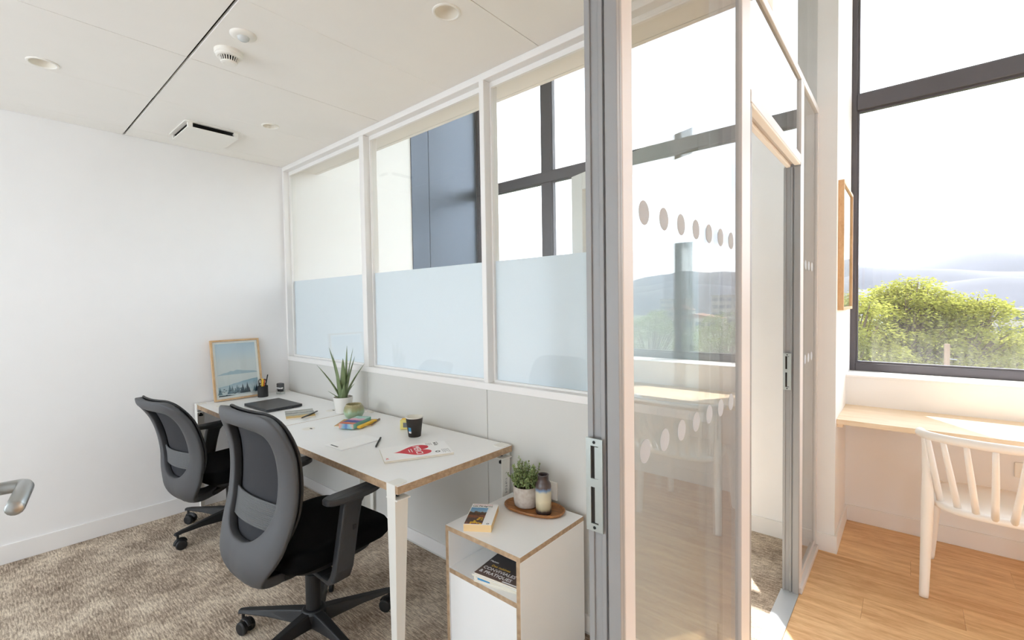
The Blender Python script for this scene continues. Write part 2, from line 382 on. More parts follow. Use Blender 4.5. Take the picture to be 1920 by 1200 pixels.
def thing(name, label, cat, loc=(0, 0, 0), rz=0, group=None):
    o = bpy.data.objects.new(name, None); COL.objects.link(o); o.empty_display_size = .05
    o.location = loc; o.rotation_euler = (0, 0, rz); tag(o, label, cat, group); return o
def tag(o, label, cat, group=None):
    o['label'] = label; o['category'] = cat
    if group: o['group'] = group
    return o
def struct(name):
    o = bpy.data.objects.new(name, None); COL.objects.link(o); o['kind'] = 'structure'; return o
def sbox(name, m, *b, parent=None, bevel=0):
    o = MB().box(*b).build(name, m, parent, bevel=bevel)
    if parent is None: o['kind'] = 'structure'
    return o
def copy_tree(o, parent=None):
    c = o.copy(); COL.objects.link(c)
    if parent: c.parent = parent
    for ch in list(o.children): copy_tree(ch, c)
    return c
def text(name, body, size, m, parent, loc, rot=(0, 0, 0), ext=.0003, sx=1.0, align='LEFT', spacing=1.0):
    cu = bpy.data.curves.new(name, 'FONT'); cu.body = body; cu.size = size; cu.extrude = ext; cu.align_x = align; cu.resolution_u = 3; cu.space_character = spacing
    tmp = bpy.data.objects.new(name, cu); COL.objects.link(tmp)
    dg = bpy.context.evaluated_depsgraph_get()
    me = bpy.data.meshes.new_from_object(tmp.evaluated_get(dg)); bpy.data.objects.remove(tmp); bpy.data.curves.remove(cu)
    me.materials.clear(); me.materials.append(M[m])
    o = bpy.data.objects.new(name, me); COL.objects.link(o); o.parent = parent; o.location = loc; o.rotation_euler = rot; o.scale = (sx, 1, 1)
    return o
def superell(a, b, n=4, seg=32, cx=0, cy=0):
    P = []
    for i in range(seg):
        t = 2*PI*i/seg; c, q = math.cos(t), math.sin(t)
        P.append((cx+a*math.copysign(abs(c)**(2/n), c), cy+b*math.copysign(abs(q)**(2/n), q)))
    return P
def rrect(x0, x1, y0, y1, r, k=4):
    P = []
    for cx, cy, a0 in ((x1-r, y1-r, 0), (x0+r, y1-r, 90), (x0+r, y0+r, 180), (x1-r, y0+r, 270)):
        for i in range(k+1):
            a = math.radians(a0+90*i/k); P.append((cx+r*math.cos(a), cy+r*math.sin(a)))
    return P

# ================================================================== THE SETTING
LW = -3.872; PY = 1.665; GX = -.395; GI = -.465; FY = 3.645; WY = 3.88; OY = 4.1; XR = 3.2; YB = -2.8; ZT = 5.0; CZ = 2.56
PX0, PX1 = -.97, -.31; PIER = 3.105

# floors
fl = sbox('floor_carpet', 'carpet', LW, -.43, YB, FY, -.03, 0)
fw = struct('floor'); 
MB().box(-.44, XR, YB, FY, -.05, -.006).build('subfloor', 'soil', fw)
pw, pl = .186, 1.22
y = FY
row = 0
mesh_cache = {}
while y > YB:
    y0 = max(y-pw, YB); x = -.395 - [0, .42, .81, .17, .63, .98, .29][row % 7]
    while x < XR:
        a, b = max(x, -.395), min(x+pl, XR)
        if b-a > .03:
            k = (round(b-a, 3), round(y-y0, 3))
            if k not in mesh_cache:
                o = MB().box(0, b-a-.0006, 0, y-y0-.0006, -.006, 0).build('floor_plank', 'oak', fw, bevel=.0005, bseg=1); mesh_cache[k] = o.data
            else:
                o = bpy.data.objects.new('floor_plank', mesh_cache[k]); COL.objects.link(o); o.parent = fw
            o.location = (a, y0, 0)
        x += pl
    y = y0; row += 1
sbox('trim_1', 'alu', GI-.005, -.3952, 1.657, 2.55, -.004, .004)
sbox('trim_2', 'alu', GI-.005, -.3952, -.17, .761, -.004, .004)

# outer shell
sbox('wall_left', 'wall', LW-.2, LW, YB, OY, -.05, ZT)
sbox('wall_right', 'wall', XR, XR+.2, YB, OY, -.05, ZT)
wb = struct('wall_back')
for i, b in enumerate(((LW, XR, YB-.15, YB, -.05, .25), (LW, XR, YB-.15, YB, 2.5, ZT), (LW, LW+.12, YB-.15, YB, .25, 2.5), (-.6, 1.35, YB-.15, YB, .25, 2.5), (XR-.12, XR, YB-.15, YB, .25, 2.5))):
    MB().box(*b).build('wall_section', 'wall', wb)
for a, b in ((LW+.12, -.6), (1.35, XR-.12)):  # added windows behind the camera, unseen, letting in extra daylight
    MB().box(a, b, YB-.09, YB-.084, .25, 2.5).build('pane', 'glass', wb)

wf = struct('wall_facade')
MB().box(LW, XR, FY, OY, -.05, .94).build('parapet', 'wall', wf)
MB().box(LW, XR, FY, OY, 4.9, ZT).build('lintel', 'wall', wf)
MB().box(PX0, PX1, PIER, OY, -.05, ZT).build('pier', 'wall', wf)
MB().box(LW-.2, LW, OY-.001, OY+.1, -.05, ZT).build('outer_return', 'dark_frame', wf)
sbox('wall_upper', 'wall', LW, XR, 1.80, 1.93, 2.9, ZT)
sbox('ceiling_upper', 'ceiling', LW-.2, XR+.2, 1.75, OY+.1, ZT, ZT+.15)

# baseboards
sbox('baseboard_left', 'base', LW, LW+.012, YB, PY, 0, .107, bevel=.002)
sbox('baseboard_facade', 'base', PX1, XR, FY-.012, FY, 0, .10, bevel=.002)
sbox('baseboard_pier', 'base', GI, PX1+.012, PIER-.012, PIER, 0, .10, bevel=.002)
sbox('baseboard_niche', 'base', PX1, PX1+.012, PIER, FY-.012, 0, .10, bevel=.002)
sbox('baseboard_office', 'base', PX0, GI, PIER-.012, PIER, 0, .10, bevel=.002)
sbox('trim_3', 'base', PX1, XR, FY-.012, WY, .928, .942, bevel=.002)
sbox('trim_4', 'base', LW, PX0, FY-.012, WY, .928, .942, bevel=.002)

# dark metal cladding on the end wall of the far office
cl = struct('wall_cladding')
for a, b in ((2.95, 3.172), (3.176, WY)):
    MB().box(LW, LW+.012, a, b, .942, 4.9).build('panel', 'dark_panel', cl, bevel=.002)

# facade windows
def window(name, x0, x1, muls, fw=.03):
    o = struct(name)
    f = lambda n, *b: MB().box(*b).build(n, 'dark_frame', o, bevel=.004)
    f('window_frame', x0, x0+fw, WY, WY+.08, .94, 4.9); f('window_frame', x1-fw, x1, WY, WY+.08, .94, 4.9)
    f('window_frame', x0+fw, x1-fw, WY, WY+.08, .94, .994); f('window_frame', x0+fw, x1-fw, WY, WY+.08, 4.84, 4.9)
    xs = [x0+fw] + [q for m in muls for q in m] + [x1-fw]
    for a, b in muls:
        f('mullion', a, b, WY, WY+.08, .994, 2.676); f('mullion', a, b, WY, WY+.08, 2.778, 4.84)
    f('transom', x0+fw, x1-fw, WY-.01, WY+.08, 2.676, 2.778)
    for i in range(0, len(xs), 2):
        a, b = xs[i], xs[i+1]
        for z0, z1 in ((.994, 2.676), (2.778, 4.84)):
            # bead round the pane
            bead = MB()
            for q in ((a, a+.012, z0, z1), (b-.012, b, z0, z1), (a+.012, b-.012, z0, z0+.012), (a+.012, b-.012, z1-.012, z1)):
                bead.box(q[0], q[1], WY+.012, WY+.045, q[2], q[3])
            pn = MB().box(a, b, WY+.045, WY+.049, z0, z1).build('pane', 'winglass', o)
            bead.build('glazing_bead', 'dark_frame', pn)
    return o
window('window_1', PX1, XR, ((.575, .695), (1.9, 2.02)))
window('window_2', LW+.012, PX0, ((-2.91, -2.785),), .045)

# partition between the two offices
wp = struct('wall_partition')
xs = [LW, -2.70, -1.613, GI]
for i in range(3):
    MB().box(xs[i]+.0015, xs[i+1]-.0015, PY+.006, PY+.096, 0, .996).build('panel', 'panel', wp, bevel=.0015, bseg=1)
MB().box(LW, GI, PY, PY+.1, .996, 1.031).build('rail', 'frame', wp, bevel=.003)
MB().box(LW, GI, PY, PY+.1, 2.526, CZ).build('rail', 'frame', wp, bevel=.003)
MB().box(LW, GI, PY-.004, PY+.006, .02, .09).build('plinth', 'base', wp)
ps = ((LW, -3.848), (-2.725, -2.674), (-1.629, -1.597), (-.53, GI))
for a, b in ps: MB().box(a, b, PY, PY+.1, 1.031, 2.526).build('post', 'frame', wp, bevel=.003)
for i in range(3):
    a, b = ps[i][1], ps[i+1][0]
    g = MB().box(a, b, PY+.058, PY+.064, 1.031, 2.526).build('pane', 'glass', wp)
    MB().box(a+.001, b-.001, PY+.0645, PY+.0655, 1.031, 1.643).build('frosted_film', 'film', g)
    bd = MB()
    for q in ((a, a+.01, 1.031, 2.526), (b-.01, b, 1.031, 2.526), (a+.01, b-.01, 1.031, 1.041), (a+.01, b-.01, 2.500, 2.526)):
        bd.box(q[0], q[1], PY+.044, PY+.058, q[2], q[3])
    bd.build('glazing_bead', 'frame', g)

# glazed corridor wall with the two doorways
wg = struct('wall_glass')
B = lambda n, m, *b, bv=.003, par=wg: MB().box(*b).build(n, m, par, bevel=bv)
B('post', 'gframe', GI, GX, .769, .812, 0, CZ); B('post', 'gframe', GI, GX, 1.55, 1.657-.008, 0, CZ)
B('post', 'gframe', GI, GX, 2.558, 2.633, 0, 2.455); B('post', 'gframe', GI, GX, 3.075, PIER-.001, .0, 2.455)
B('post', 'gframe', GI, GX, -.25, -.17, 0, CZ)
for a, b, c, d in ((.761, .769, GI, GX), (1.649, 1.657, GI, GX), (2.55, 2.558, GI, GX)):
    B('jamb_shade_liner', 'jamb', c, d, a, b, 0, 2.057, bv=.001)  # thin liner that carries the painted shade of the doorway
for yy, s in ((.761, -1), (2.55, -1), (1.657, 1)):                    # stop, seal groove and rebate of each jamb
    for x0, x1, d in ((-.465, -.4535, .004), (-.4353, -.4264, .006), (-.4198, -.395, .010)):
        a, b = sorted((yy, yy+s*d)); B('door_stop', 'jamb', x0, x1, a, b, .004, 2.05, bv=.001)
B('transom', 'gframe', GI, GX, 1.657, 2.55, 2.065, 2.106); B('transom', 'gframe', GI, GX, -.17, .769, 2.065, 2.106)
B('door_stop', 'soffit', -.4535, -.4353, 1.667, 2.54, 2.050, 2.065); B('door_stop', 'soffit', -.4198, GX, 1.667, 2.54, 2.055, 2.065)
B('rail', 'gframe', GI, GX, 1.657, PIER-.001, 2.455, 2.49)
B('rail', 'gframe', GI, GX, .812, 1.55, 2.49, CZ)
B('rail', 'gframe', GI, GX+.004, .812, 1.55, 0, .06); B('rail', 'gframe', GI+.001, GX+.012, 2.5595, PIER-.013, 0, .03); B('rail', 'gframe', GI+.01, GX-.006, 2.633, 3.075, .03, .055)
B('rail', 'gframe', GI, GX, 1.967, PIER-.001, 4.92, ZT)
B('wall_section', 'wall', GI, GX, YB, -.25, 0, CZ, bv=0); B('wall_section', 'wall', GI, GX, -.25, .769, 2.106, CZ, bv=0)
def dots(par, x, ys):
    for z in (1.60, 1.12):
        for yy in ys:
            q = MB(); q.lathe([(.0001, 0), (.0245, 0), (.0245, .0006), (.0001, .0006)], 28, mw=Matrix.Translation((x, yy, z)) @ Matrix.Rotation(PI/2, 4, 'Y'))
            q.build('frosted_dot', 'dot', par)
for a, b, z0, z1, dd in ((.812, 1.55, .06, 2.49, [.878+.0985*i for i in range(7)]), (1.657, 2.55, 2.106, 2.455, []), (2.633, 3.075, .055, 2.455, [2.66+.0985*i for i in range(4)]), (1.967, PIER-.001, 2.49, 4.92, [])):
    for k, x in enumerate((-.408, -.455)):
        p = MB().box(x-.003, x+.003, a, b, z0, z1).build('pane', 'corridor_glass', wg)
        if k == 0: dots(p, x+.0032, dd)
B('wall_section', 'soffit', GI, GX, 1.657, 1.965, 2.49, CZ, bv=0)

def strike(yy, n):
    c = struct('trim_%d' % n); mw = Matrix.Translation((-.446, yy, 1.08)) @ Matrix.Rotation(PI/2, 4, 'X')
    q = MB()                                                        # plate with two windows, local x across, y up
    for r in ((-.0175, -.0075, -.088, .088), (.0085, .0175, -.088, .088), (-.0075, .0085, .074, .088), (-.0075, .0085, -.088, -.074), (-.0075, .0085, -.004, .012)):
        q.box(r[0], r[1], r[2], r[3], 0, .0035, mw=mw)
    q.build('plate', 'zinc', c)
    MB().box(-.0075, .0085, -.074, .074, -.002, .0006, mw=mw).build('keeper_box', 'vent_dark', c)
    MB().box(.000, .0085, -.072, .072, .0, .0016, mw=mw).build('latch_ramp', 'zinc', c)
    for z in (.081, -.081): MB().lathe([(.0001, .0042), (.003, .0042), (.003, .003)], 12, c=(0, z, 0), mw=mw).build('screw', 'upholder', c)
strike(.761-.0105, 5); strike(2.55-.0105, 6)

# door leaves
def door(name, hinge, ang, w, s=1):
    o = struct(name); o.location = hinge; o.rotation_euler = (0, 0, ang)
    f = lambda n, *b: MB().box(*b).build(n, 'door_paint', o, bevel=.003)
    t = .02
    f('stile', 0, .085, -t, t, .008, 2.045); f('stile', w-.085, w, -t, t, .008, 2.045)
    f('door_rail', .085, w-.085, -t, t, 1.965, 2.045); f('door_rail', .085, w-.085, -t, t, .008, .11)
    MB().box(.085, w-.085, -.004, .004, .11, 1.965).build('pane', 'glass', o)
    for sd in (-1, 1):
        h = MB().lathe([(.0001, .008), (.024, .008), (.026, .006), (.026, 0), (.0001, 0)], 24, mw=Matrix.Translation((w-.045, sd*t, 1.085)) @ Matrix.Rotation(-sd*PI/2, 4, 'X')).build('door_handle', 'steel', o, smooth=False)
        g = MB(); g.tube([(w-.045, sd*(t+.004), 1.085), (w-.045, sd*(t+.040), 1.085), (w-.047, sd*(t+.050), 1.085), (w-.053, sd*(t+.056), 1.085), (w-.064, sd*(t+.058), 1.085), (w-.190, sd*(t+.058), 1.085), (w-.193, sd*(t+.058), 1.085)], [.012, .012, .0125, .0125, .013, .013, .0105], 16)
        g.build('lever', 'steel', h, smooth=True)
        k = MB().lathe([(.0001, .008), (.022, .008), (.024, .006), (.024, 0), (.0001, 0)], 20, mw=Matrix.Translation((w-.045, sd*t, 1.0)) @ Matrix.Rotation(-sd*PI/2, 4, 'X')).build('lock_rose', 'steel', o)
    for z in (.25, 1.0, 1.8): MB().lathe([(.0001, -.05), (.008, -.05), (.008, .05), (.0001, .05)], 12, c=(-.004, s*.024, z)).build('hinge', 'steel', o)
    return o
door('door_2', (-.486, 1.672, 0), math.atan2(.285, -.775), .83)
door('door_1', (-.470, -.147, 0), math.atan2(.146, -.989), .90, -1)

# ceilings
ce = struct('ceiling')
MB().box(LW, XR, YB, 1.80, 2.60, 2.9).build('slab', 'gap', ce)
MB().box(LW, XR, 1.80, 1.965, 2.585, 2.9).build('slab_edge', 'soffit', ce)
LAMPS = ((-3.02, .244, .046), (-1.375, 1.235, .045), (-3.04, 1.246, .040))
def panel_with_hole(x0, x1, y0, y1, cx, cy, r):
    ang = sorted([2*PI*i/48 for i in range(48)] + [math.atan2(yy-cy, xx-cx) % (2*PI) for xx in (x0, x1) for yy in (y0, y1)])
    ci, ou = [], []
    for a in ang:
        c, s_ = math.cos(a), math.sin(a); t = 1e9
        if c > 1e-9: t = min(t, (x1-cx)/c)
        if c < -1e-9: t = min(t, (x0-cx)/c)
        if s_ > 1e-9: t = min(t, (y1-cy)/s_)
        if s_ < -1e-9: t = min(t, (y0-cy)/s_)
        ci.append((cx+r*c, cy+r*s_)); ou.append((cx+t*c, cy+t*s_))
    q = MB(); q.loft([[Vector((p[0], p[1], z)) for p in ring] for ring, z in ((ci, CZ+.015), (ci, CZ), (ou, CZ), (ou, CZ+.015))], True, False)
    return q.build('ceiling_panel', 'ceiling', ce)
xj = [LW+.002, -3.70, -3.09, -2.485, -1.87, -1.255, -.64, GI]
for i in range(7):
    for a, b in ((YB, -.55), (-.55, .666), (.676, PY)):
        x0, x1, y0, y1 = xj[i]+.0009, xj[i+1]-.0009, a+.0006, b-.0006
        hole = [h for h in LAMPS if x0 < h[0] < x1 and y0 < h[1] < y1]
        if hole: panel_with_hole(x0, x1, y0, y1, *hole[0])
        else: MB().box(x0, x1, y0, y1, CZ, CZ+.015).build('ceiling_panel', 'ceiling', ce, bevel=.0015, bseg=1)
MB().box(LW, GI, .655, .690, 2.583, 2.60).build('gap_shade_strip', 'gap', ce)  # strip above the open joint, coloured dark in place of shade
MB().box(LW, GI, PY, 1.79, CZ, CZ+.02).build('soffit_board', 'soffit', ce, bevel=.001)
MB().box(LW, XR, 1.792, 1.935, CZ, CZ+.02).build('soffit_board', 'soffit', ce, bevel=.001)
MB().box(LW, XR, 1.938, 1.965, CZ, CZ+.02).build('soffit_trim', 'soffit', ce, bevel=.001)
for a, b in ((GX, .8), (.803, 2.0), (2.003, XR)):
    MB().box(a, b, YB, 1.79, CZ, CZ+.02).build('ceiling_panel', 'soffit', ce, bevel=.001)
sbox('wall_slab', 'wall', LW-.2, XR+.2, YB-.2, OY+.1, -.4, -.05)

# ================================================================== DESKS
DZ = .75
def board(name, x0, x1, y0, y1, z0, z1, parent, edge='ply', top='lam', bevel=.0008):
    q = MB()
    q.box(x0, x1, y0, y1, z0, z1)
    q.m = [1, 1, 1, 1, 0, 0]
    # faces order: -x, +x, -y, +y, -z, +z
    return q.build(name, [top, edge], parent, bevel=bevel, bseg=1)

def desk_leg(par, cx, cy, sx, sy):
    """folded sheet leg at a desk corner; sx, sy point outwards; local origin = tabletop edge line"""
    q = MB(); t = .004
    wt, wb_ = .055, .030
    zt, zb = DZ+.004, 0
    y0 = cy + sy*t                                  # outer face just proud of the front edge
    # plate on the long edge (faces outwards along y)
    xa, xb = cx - sx*.012, cx - sx*(.012+wt)
    xbb = cx - sx*(.012+.018+wb_); xab = cx - sx*(.012+.018)
    yb = y0 - sy*.004
    q._add([(xa, y0, zt), (xb, y0, zt), (xbb, yb, zb), (xab, yb, zb), (xa, y0-sy*t, zt), (xb, y0-sy*t, zt), (xbb, yb-sy*t, zb), (xab, yb-sy*t, zb)],
           [(0, 1, 2, 3), (7, 6, 5, 4), (0, 3, 7, 4), (1, 5, 6, 2), (0, 4, 5, 1), (3, 2, 6, 7)])
    # plate folded inwards (faces along x), starts under the top
    z2 = DZ-.052
    q._add([(xa, y0, z2), (xa, y0-sy*.06, z2), (xab, yb-sy*.032, zb), (xab, yb, zb), (xa-sx*t, y0, z2), (xa-sx*t, y0-sy*.06, z2), (xab-sx*t, yb-sy*.032, zb), (xab-sx*t, yb, zb)],
           [(0, 1, 2, 3), (7, 6, 5, 4), (0, 3, 7, 4), (1, 5, 6, 2), (0, 4, 5, 1), (3, 2, 6, 7)])
    leg = q.build('leg', 'leg', par, bevel=.0012, bseg=1)
    a, b = sorted((xa, xb)); c, d = sorted((y0, y0-sy*.062))
    MB().prism(rrect(a, b, c, d, .012), DZ+.0002, DZ+.0035).build('top_hook', 'leg', leg, bevel=.0008, bseg=1)
    MB().box(a-.004, b+.012, c, d, DZ-.056, DZ-.051).build('clamp_shelf', 'leg', leg, bevel=.001, bseg=1)
    MB().lathe([(.0001, -.052), (.006, -.052), (.006, -.031), (.012, -.031), (.012, -.0302), (.0001, -.0302)], 14, c=((a+b)/2, (c+d)/2, DZ)).build('clamp_screw', 'upholder', leg)
    MB().lathe([(.0001, -.085), (.013, -.085), (.013, -.075), (.005, -.074), (.005, -.057), (.0001, -.057)], 14, c=((a+b)/2, (c+d)/2, DZ)).build('clamp_knob', 'upholder', leg)
    return leg

def grommet(par, x, y):
    g = MB().lathe([(.0001, .0012), (.030, .0012), (.034, .0004), (.034, 0)], 28, c=(x, y, DZ)).build('cable_grommet', 'white_plastic', par, smooth=False)
    MB().prism(superell(.012, .005, 3, 16, x+.014, y+.008), DZ+.0012, DZ+.0018).build('cable_slot', 'vent_dark', g)

def desk(label, x0, x1, group):
    d = thing('desk', label, 'desk', ((x0+x1)/2, 1.33, 0), 0, group)
    ox, oy = (x0+x1)/2, 1.33
    y0, y1 = 1.003, 1.655
    board('tabletop', x0-ox, x1-ox, y0-oy, y1-oy, DZ-.03, DZ, d)
    for cx, sx in ((x0-ox, -1), (x1-ox, 1)):
        for cy, sy in ((y0-oy, -1), (y1-oy-.006, 1)):
            desk_leg(d, cx, cy, sx, sy)
    return d
d1 = desk('white desk with plywood edges pushed into the wall corner, laptop and framed print on it', -3.866, -2.697, 'white plywood desks')
d2 = desk('white desk with plywood edges holding the red heart magazine and paper cup', -2.693, -1.437, 'white plywood desks')
grommet(d1, -2.86-d1.location.x, 1.50-1.33); grommet(d2, -2.53-d2.location.x, 1.19-1.33); grommet(d1, -3.62-d1.location.x, 1.10-1.33)
text('leg_lettering', 'TIPTOE', .016, 'grey_ink', d2, (-1.4475-d2.location.x, 1.615-1.33, .60), (PI/2, PI/2, PI/2), spacing=1.5)
cab = MB().prism(rrect(-.035, .035, -.012, .018, .006), 0, .004).build('cable_cover', 'white_plastic', loc=(-2.62, 1.625, DZ+.0003), bevel=.001)
tag(cab, 'small white cable cover at the back edge of the desks beside the green candle', 'cable cover')

# ================================================================== OFFICE CHAIRS
def catmull(pts, t):
    n = len(pts)
    i = max(k for k in range(n-1) if pts[k][0] <= t+1e-9)
    p1, p2 = pts[i], pts[i+1]; p0 = pts[i-1] if i else p1; p3 = pts[i+2] if i+2 < n else p2
    u = (t-p1[0])/(p2[0]-p1[0]); h = p2[0]-p1[0]; out = []
    for k in range(1, len(p1)):
        m1 = (p2[k]-p0[k])/(p2[0]-p0[0])*h if p2[0] != p0[0] else 0
        m2 = (p3[k]-p1[k])/(p3[0]-p1[0])*h if p3[0] != p1[0] else 0
        out.append((2*u**3-3*u*u+1)*p1[k]+(u**3-2*u*u+u)*m1+(-2*u**3+3*u*u)*p2[k]+(u**3-u*u)*m2)
    return out
BACK = [(0, -.05, .352), (.10, -.155, .352), (.20, -.248, .388), (.29, -.288, .455), (.40, -.278, .550), (.53, -.250, .66), (.68, -.238, .79), (.84, -.248, .915), (1.0, -.275, 1.035)]
def back_pt(x, s, off=0.0):
    s = min(max(s, 0), 1)
    y, z = catmull(BACK, s); y2, z2 = catmull(BACK, min(s+.01, 1)); y1, z1 = catmull(BACK, max(s-.01, 0))
    ty, tz = y2-y1, z2-z1; L = math.hypot(ty, tz); ny, nz_ = tz/L, -ty/L           # normal towards the sitter
    k = .95*min(1, max(0, (s-.10)/.25)) * (1 - .35*max(0, (s-.8)/.2))
    fw_ = k*x*x
    return Vector((x, y + ny*off + fw_, z + nz_*off))
def resample(poly, n):
    d = [0]
    for a, b in zip(poly, poly[1:]): d.append(d[-1]+math.hypot((b[0]-a[0])*2.2, b[1]-a[1]))
    pts = [(d[i]/d[-1], poly[i][0], poly[i][1]) for i in range(len(poly))]
    return [tuple(catmull(pts, i/(n-1))) for i in range(n)]
OUT = [(0, .05), (.032, .05), (.056, .10), (.088, .17), (.138, .235), (.196, .31), (.230, .40), (.246, .55), (.245, .72), (.237, .86), (.217, .955), (.172, .995), (.085, 1.0), (0, 1.0)]
INN = [(0, .392), (.05, .395), (.105, .418), (.152, .468), (.178, .55), (.186, .66), (.184, .78), (.174, .87), (.146, .912), (.075, .93), (0, .935)]
def ring_grid(o_, i_, nt=44, nr=6, off=0, bulge=0):
    """closed ring between two half outlines mirrored in x"""
    def full(h):
        r = resample(h, nt); return r + [(-x, s) for x, s in reversed(r[1:-1])]
    A, C = full(o_), full(i_); n = len(A); rings = []
    for k in range(nr+1):
        u = k/nr
        rings.append([back_pt(C[i][0]*(1-u)+A[i][0]*u, C[i][1]*(1-u)+A[i][1]*u, off - bulge*math.sin(PI*u)) for i in range(n)])
    return rings
def make_chair(label, group):
    c = thing('office_chair', label, 'chair', group=group)
    # back frame with its open middle
    q = MB(); q.loft(ring_grid(OUT, INN, bulge=.012), True, False)
    fr = q.build('back_frame', 'charcoal', c, smooth=True, solid=.038, bevel=.006)
    # mesh panel stretched in front of the frame
    OUT2 = [(0, .335), (.10, .34), (.165, .36), (.215, .43), (.238, .55), (.238, .72), (.230, .86), (.210, .945), (.165, .985), (.085, .992), (0, .992)]
    prof = resample(OUT2, 90); rows = []
    for k in range(41):
        s_ = .335 + (.992-.335)*(.5-.5*math.cos(PI*k/40)); w_ = .0
        for (xa, sa), (xb, sb) in zip(prof, prof[1:]):
            if sa <= s_ <= sb and sb > sa: w_ = max(w_, xa+(xb-xa)*(s_-sa)/(sb-sa))
        rows.append([back_pt(w_*(-1+2*i_/20), s_, .021) for i_ in range(21)])
    q = MB(); q.loft(rows, False, False)
    me = q.build('mesh_panel', 'mesh', c, smooth=True, solid=.006)
    edge = MB(); ed = ring_grid(OUT2, INN, nr=1, off=.021)[-1]; edge.tube(ed + [ed[0]], .006, 8, cap=False)
    edge.build('mesh_edging', 'black', me, smooth=True)
    # lumbar band with ribs
    q = MB(); rows = []
    for k in range(46):
        s = .462 + .112*k/45
        rows.append([back_pt(-.192+.384*j/16, s - .010*((j-8)/8)**2, .006 - (.003 if k % 3 == 1 else 0)) for j in range(17)])
    q.loft(rows, False, False); q.build('lumbar_band', 'lumbar', c, smooth=False, solid=.005)
    # yoke that runs from the frame to the mechanism
    y = MB(); y.loft([[Vector((sx*w, yy, z)) for sx, z in ((-1, z0), (1, z0), (1, z1), (-1, z1))] for yy, w, z0, z1 in ((-.19, .05, .330, .352), (-.12, .058, .328, .358), (-.02, .062, .338, .375), (.05, .06, .345, .385))])
    y.build('back_yoke', 'black', c, bevel=.008, smooth=False)
    # seat
    rings = []
    for a, b, z in ((.205, .19, .405), (.228, .222, .412), (.243, .236, .430), (.248, .240, .452), (.246, .239, .474), (.236, .230, .490), (.205, .2, .499), (.12, .12, .501), (.01, .01, .500)):
        rings.append([Vector((x, yy+.025, z - .012*max(0, (yy-.1)/.14)**2 + .010*abs(x/.24)**3)) for x, yy in superell(a, b, 5.6, 52)])
    q = MB(); q.loft(rings, True, True); se = q.build('seat', 'cloth', c, smooth=True)
    q = MB(); q.prism(superell(.20, .185, 4, 32, 0, .02), .385, .408); q.build('seat_pan', 'black', c, bevel=.006)
    q = MB(); q.box(-.075, .075, -.10, .12, .345, .388); q.build('tilt_mechanism', 'black', c, bevel=.012)
    # lever paddle
    q = MB(); q.tube([(.06, .02, .365), (.15, .02, .365), (.20, .015, .362)], .006, 8)
    lv = q.build('tilt_lever', 'black', c, smooth=True)
    mw = Matrix.Translation((.205, .012, .345)) @ Matrix.Rotation(.55, 4, 'Y') @ Matrix.Rotation(.2, 4, 'X')
    q = MB(); q.box(-.006, .006, -.035, .035, -.045, .035, mw=mw); q.build('lever_paddle', 'black', lv, bevel=.005)
    q = MB()
    for k in range(3): q.box(.0062, .0068, -.012+.009*k, -.009+.009*k, -.036, -.026-(.004 if k == 1 else 0), mw=mw)
    q.build('paddle_marks', 'white_plastic', lv)
    # arms
    for sx in (-1, 1):
        q = MB(); rg = []
        for z, g in ((.664, .92), (.668, 1.0), (.684, 1.0), (.690, .93)):
            rg.append([Vector((sx*.268+x*g, .03+yy*(g if g < 1 else 1), z + .012*(yy/.125)**2*(.3 if yy < 0 else .5))) for x, yy in superell(.040, .125, 3.2, 28)])
        q.loft(rg); ar = q.build('armrest_pad', 'arm', c, smooth=False, bevel=.002)
        q = MB(); sec = []
        for z, yy, x, wy, wx in ((.672, .040, .268, .050, .019), (.640, .020, .269, .043, .019), (.58, .006, .271, .041, .019), (.46, -.018, .274, .041, .019), (.405, -.028, .274, .041, .019), (.372, -.034, .265, .040, .018), (.352, -.036, .24, .037, .014), (.350, -.036, .19, .034, .010), (.356, -.036, .10, .033, .010)):
            sec.append((z, yy, x, wy, wx))
        rg = []
        for i, (z, yy, x, wy, wx) in enumerate(sec):
            a = sec[max(i-1, 0)]; b = sec[min(i+1, len(sec)-1)]
            t = Vector((b[2]-a[2], 0, b[0]-a[0])).normalized(); nrm = Vector((t.z, 0, -t.x))
            P = []
            for ex, ey in superell(wx, wy, 5, 20): 
                p = Vector((x, yy+ey, z)) + nrm*ex; P.append(Vector((sx*p.x, p.y, p.z)))
            rg.append(P)
        q.loft(rg); pt = q.build('arm_post', 'arm', c, smooth=False, bevel=.003)
        MB().box(*(sorted((sx*.288, sx*.294))), .010, .026, .545, .565).build('height_button', 'black', pt, bevel=.002)
    # column and star base
    MB().lathe([(.0001, .10), (.031, .10), (.031, .275), (.027, .28), (.0001, .28)], 24).build('column_sleeve', 'black', c, smooth=False, bevel=.002)
    MB().lathe([(.0001, .27), (.014, .27), (.014, .35), (.0001, .35)], 18).build('gas_piston', 'steel', c)
    MB().lathe([(.0001, .055), (.040, .055), (.052, .070), (.052, .118), (.044, .130), (.0001, .130)], 30).build('base_hub', 'black', c, smooth=False, bevel=.003)
    for k in range(5):
        a = 2*PI*k/5; rot = Matrix.Rotation(a, 4, 'Z')
        q = MB(); sec = []
        for r, w_, z0, z1 in ((.035, .034, .064, .125), (.10, .030, .074, .122), (.20, .025, .086, .114), (.31, .0205, .090, .106), (.345, .015, .084, .101)):
            sec.append([rot @ Vector((r, sy*w_*g, z)) for sy, g, z in ((-1, 1, z0), (1, 1, z0), (1, .62, z1), (-1, .62, z1))])
        q.loft(sec); lg = q.build('base_leg', 'black', c, bevel=.005)
        cs = MB(); w0 = a + random.uniform(-.9, .9); cm = Matrix.Translation(rot @ Vector((.328, 0, 0))) @ Matrix.Rotation(w0, 4, 'Z')
        cs.lathe([(.0001, .062), (.007, .062), (.007, .09), (.0001, .09)], 10, mw=cm)
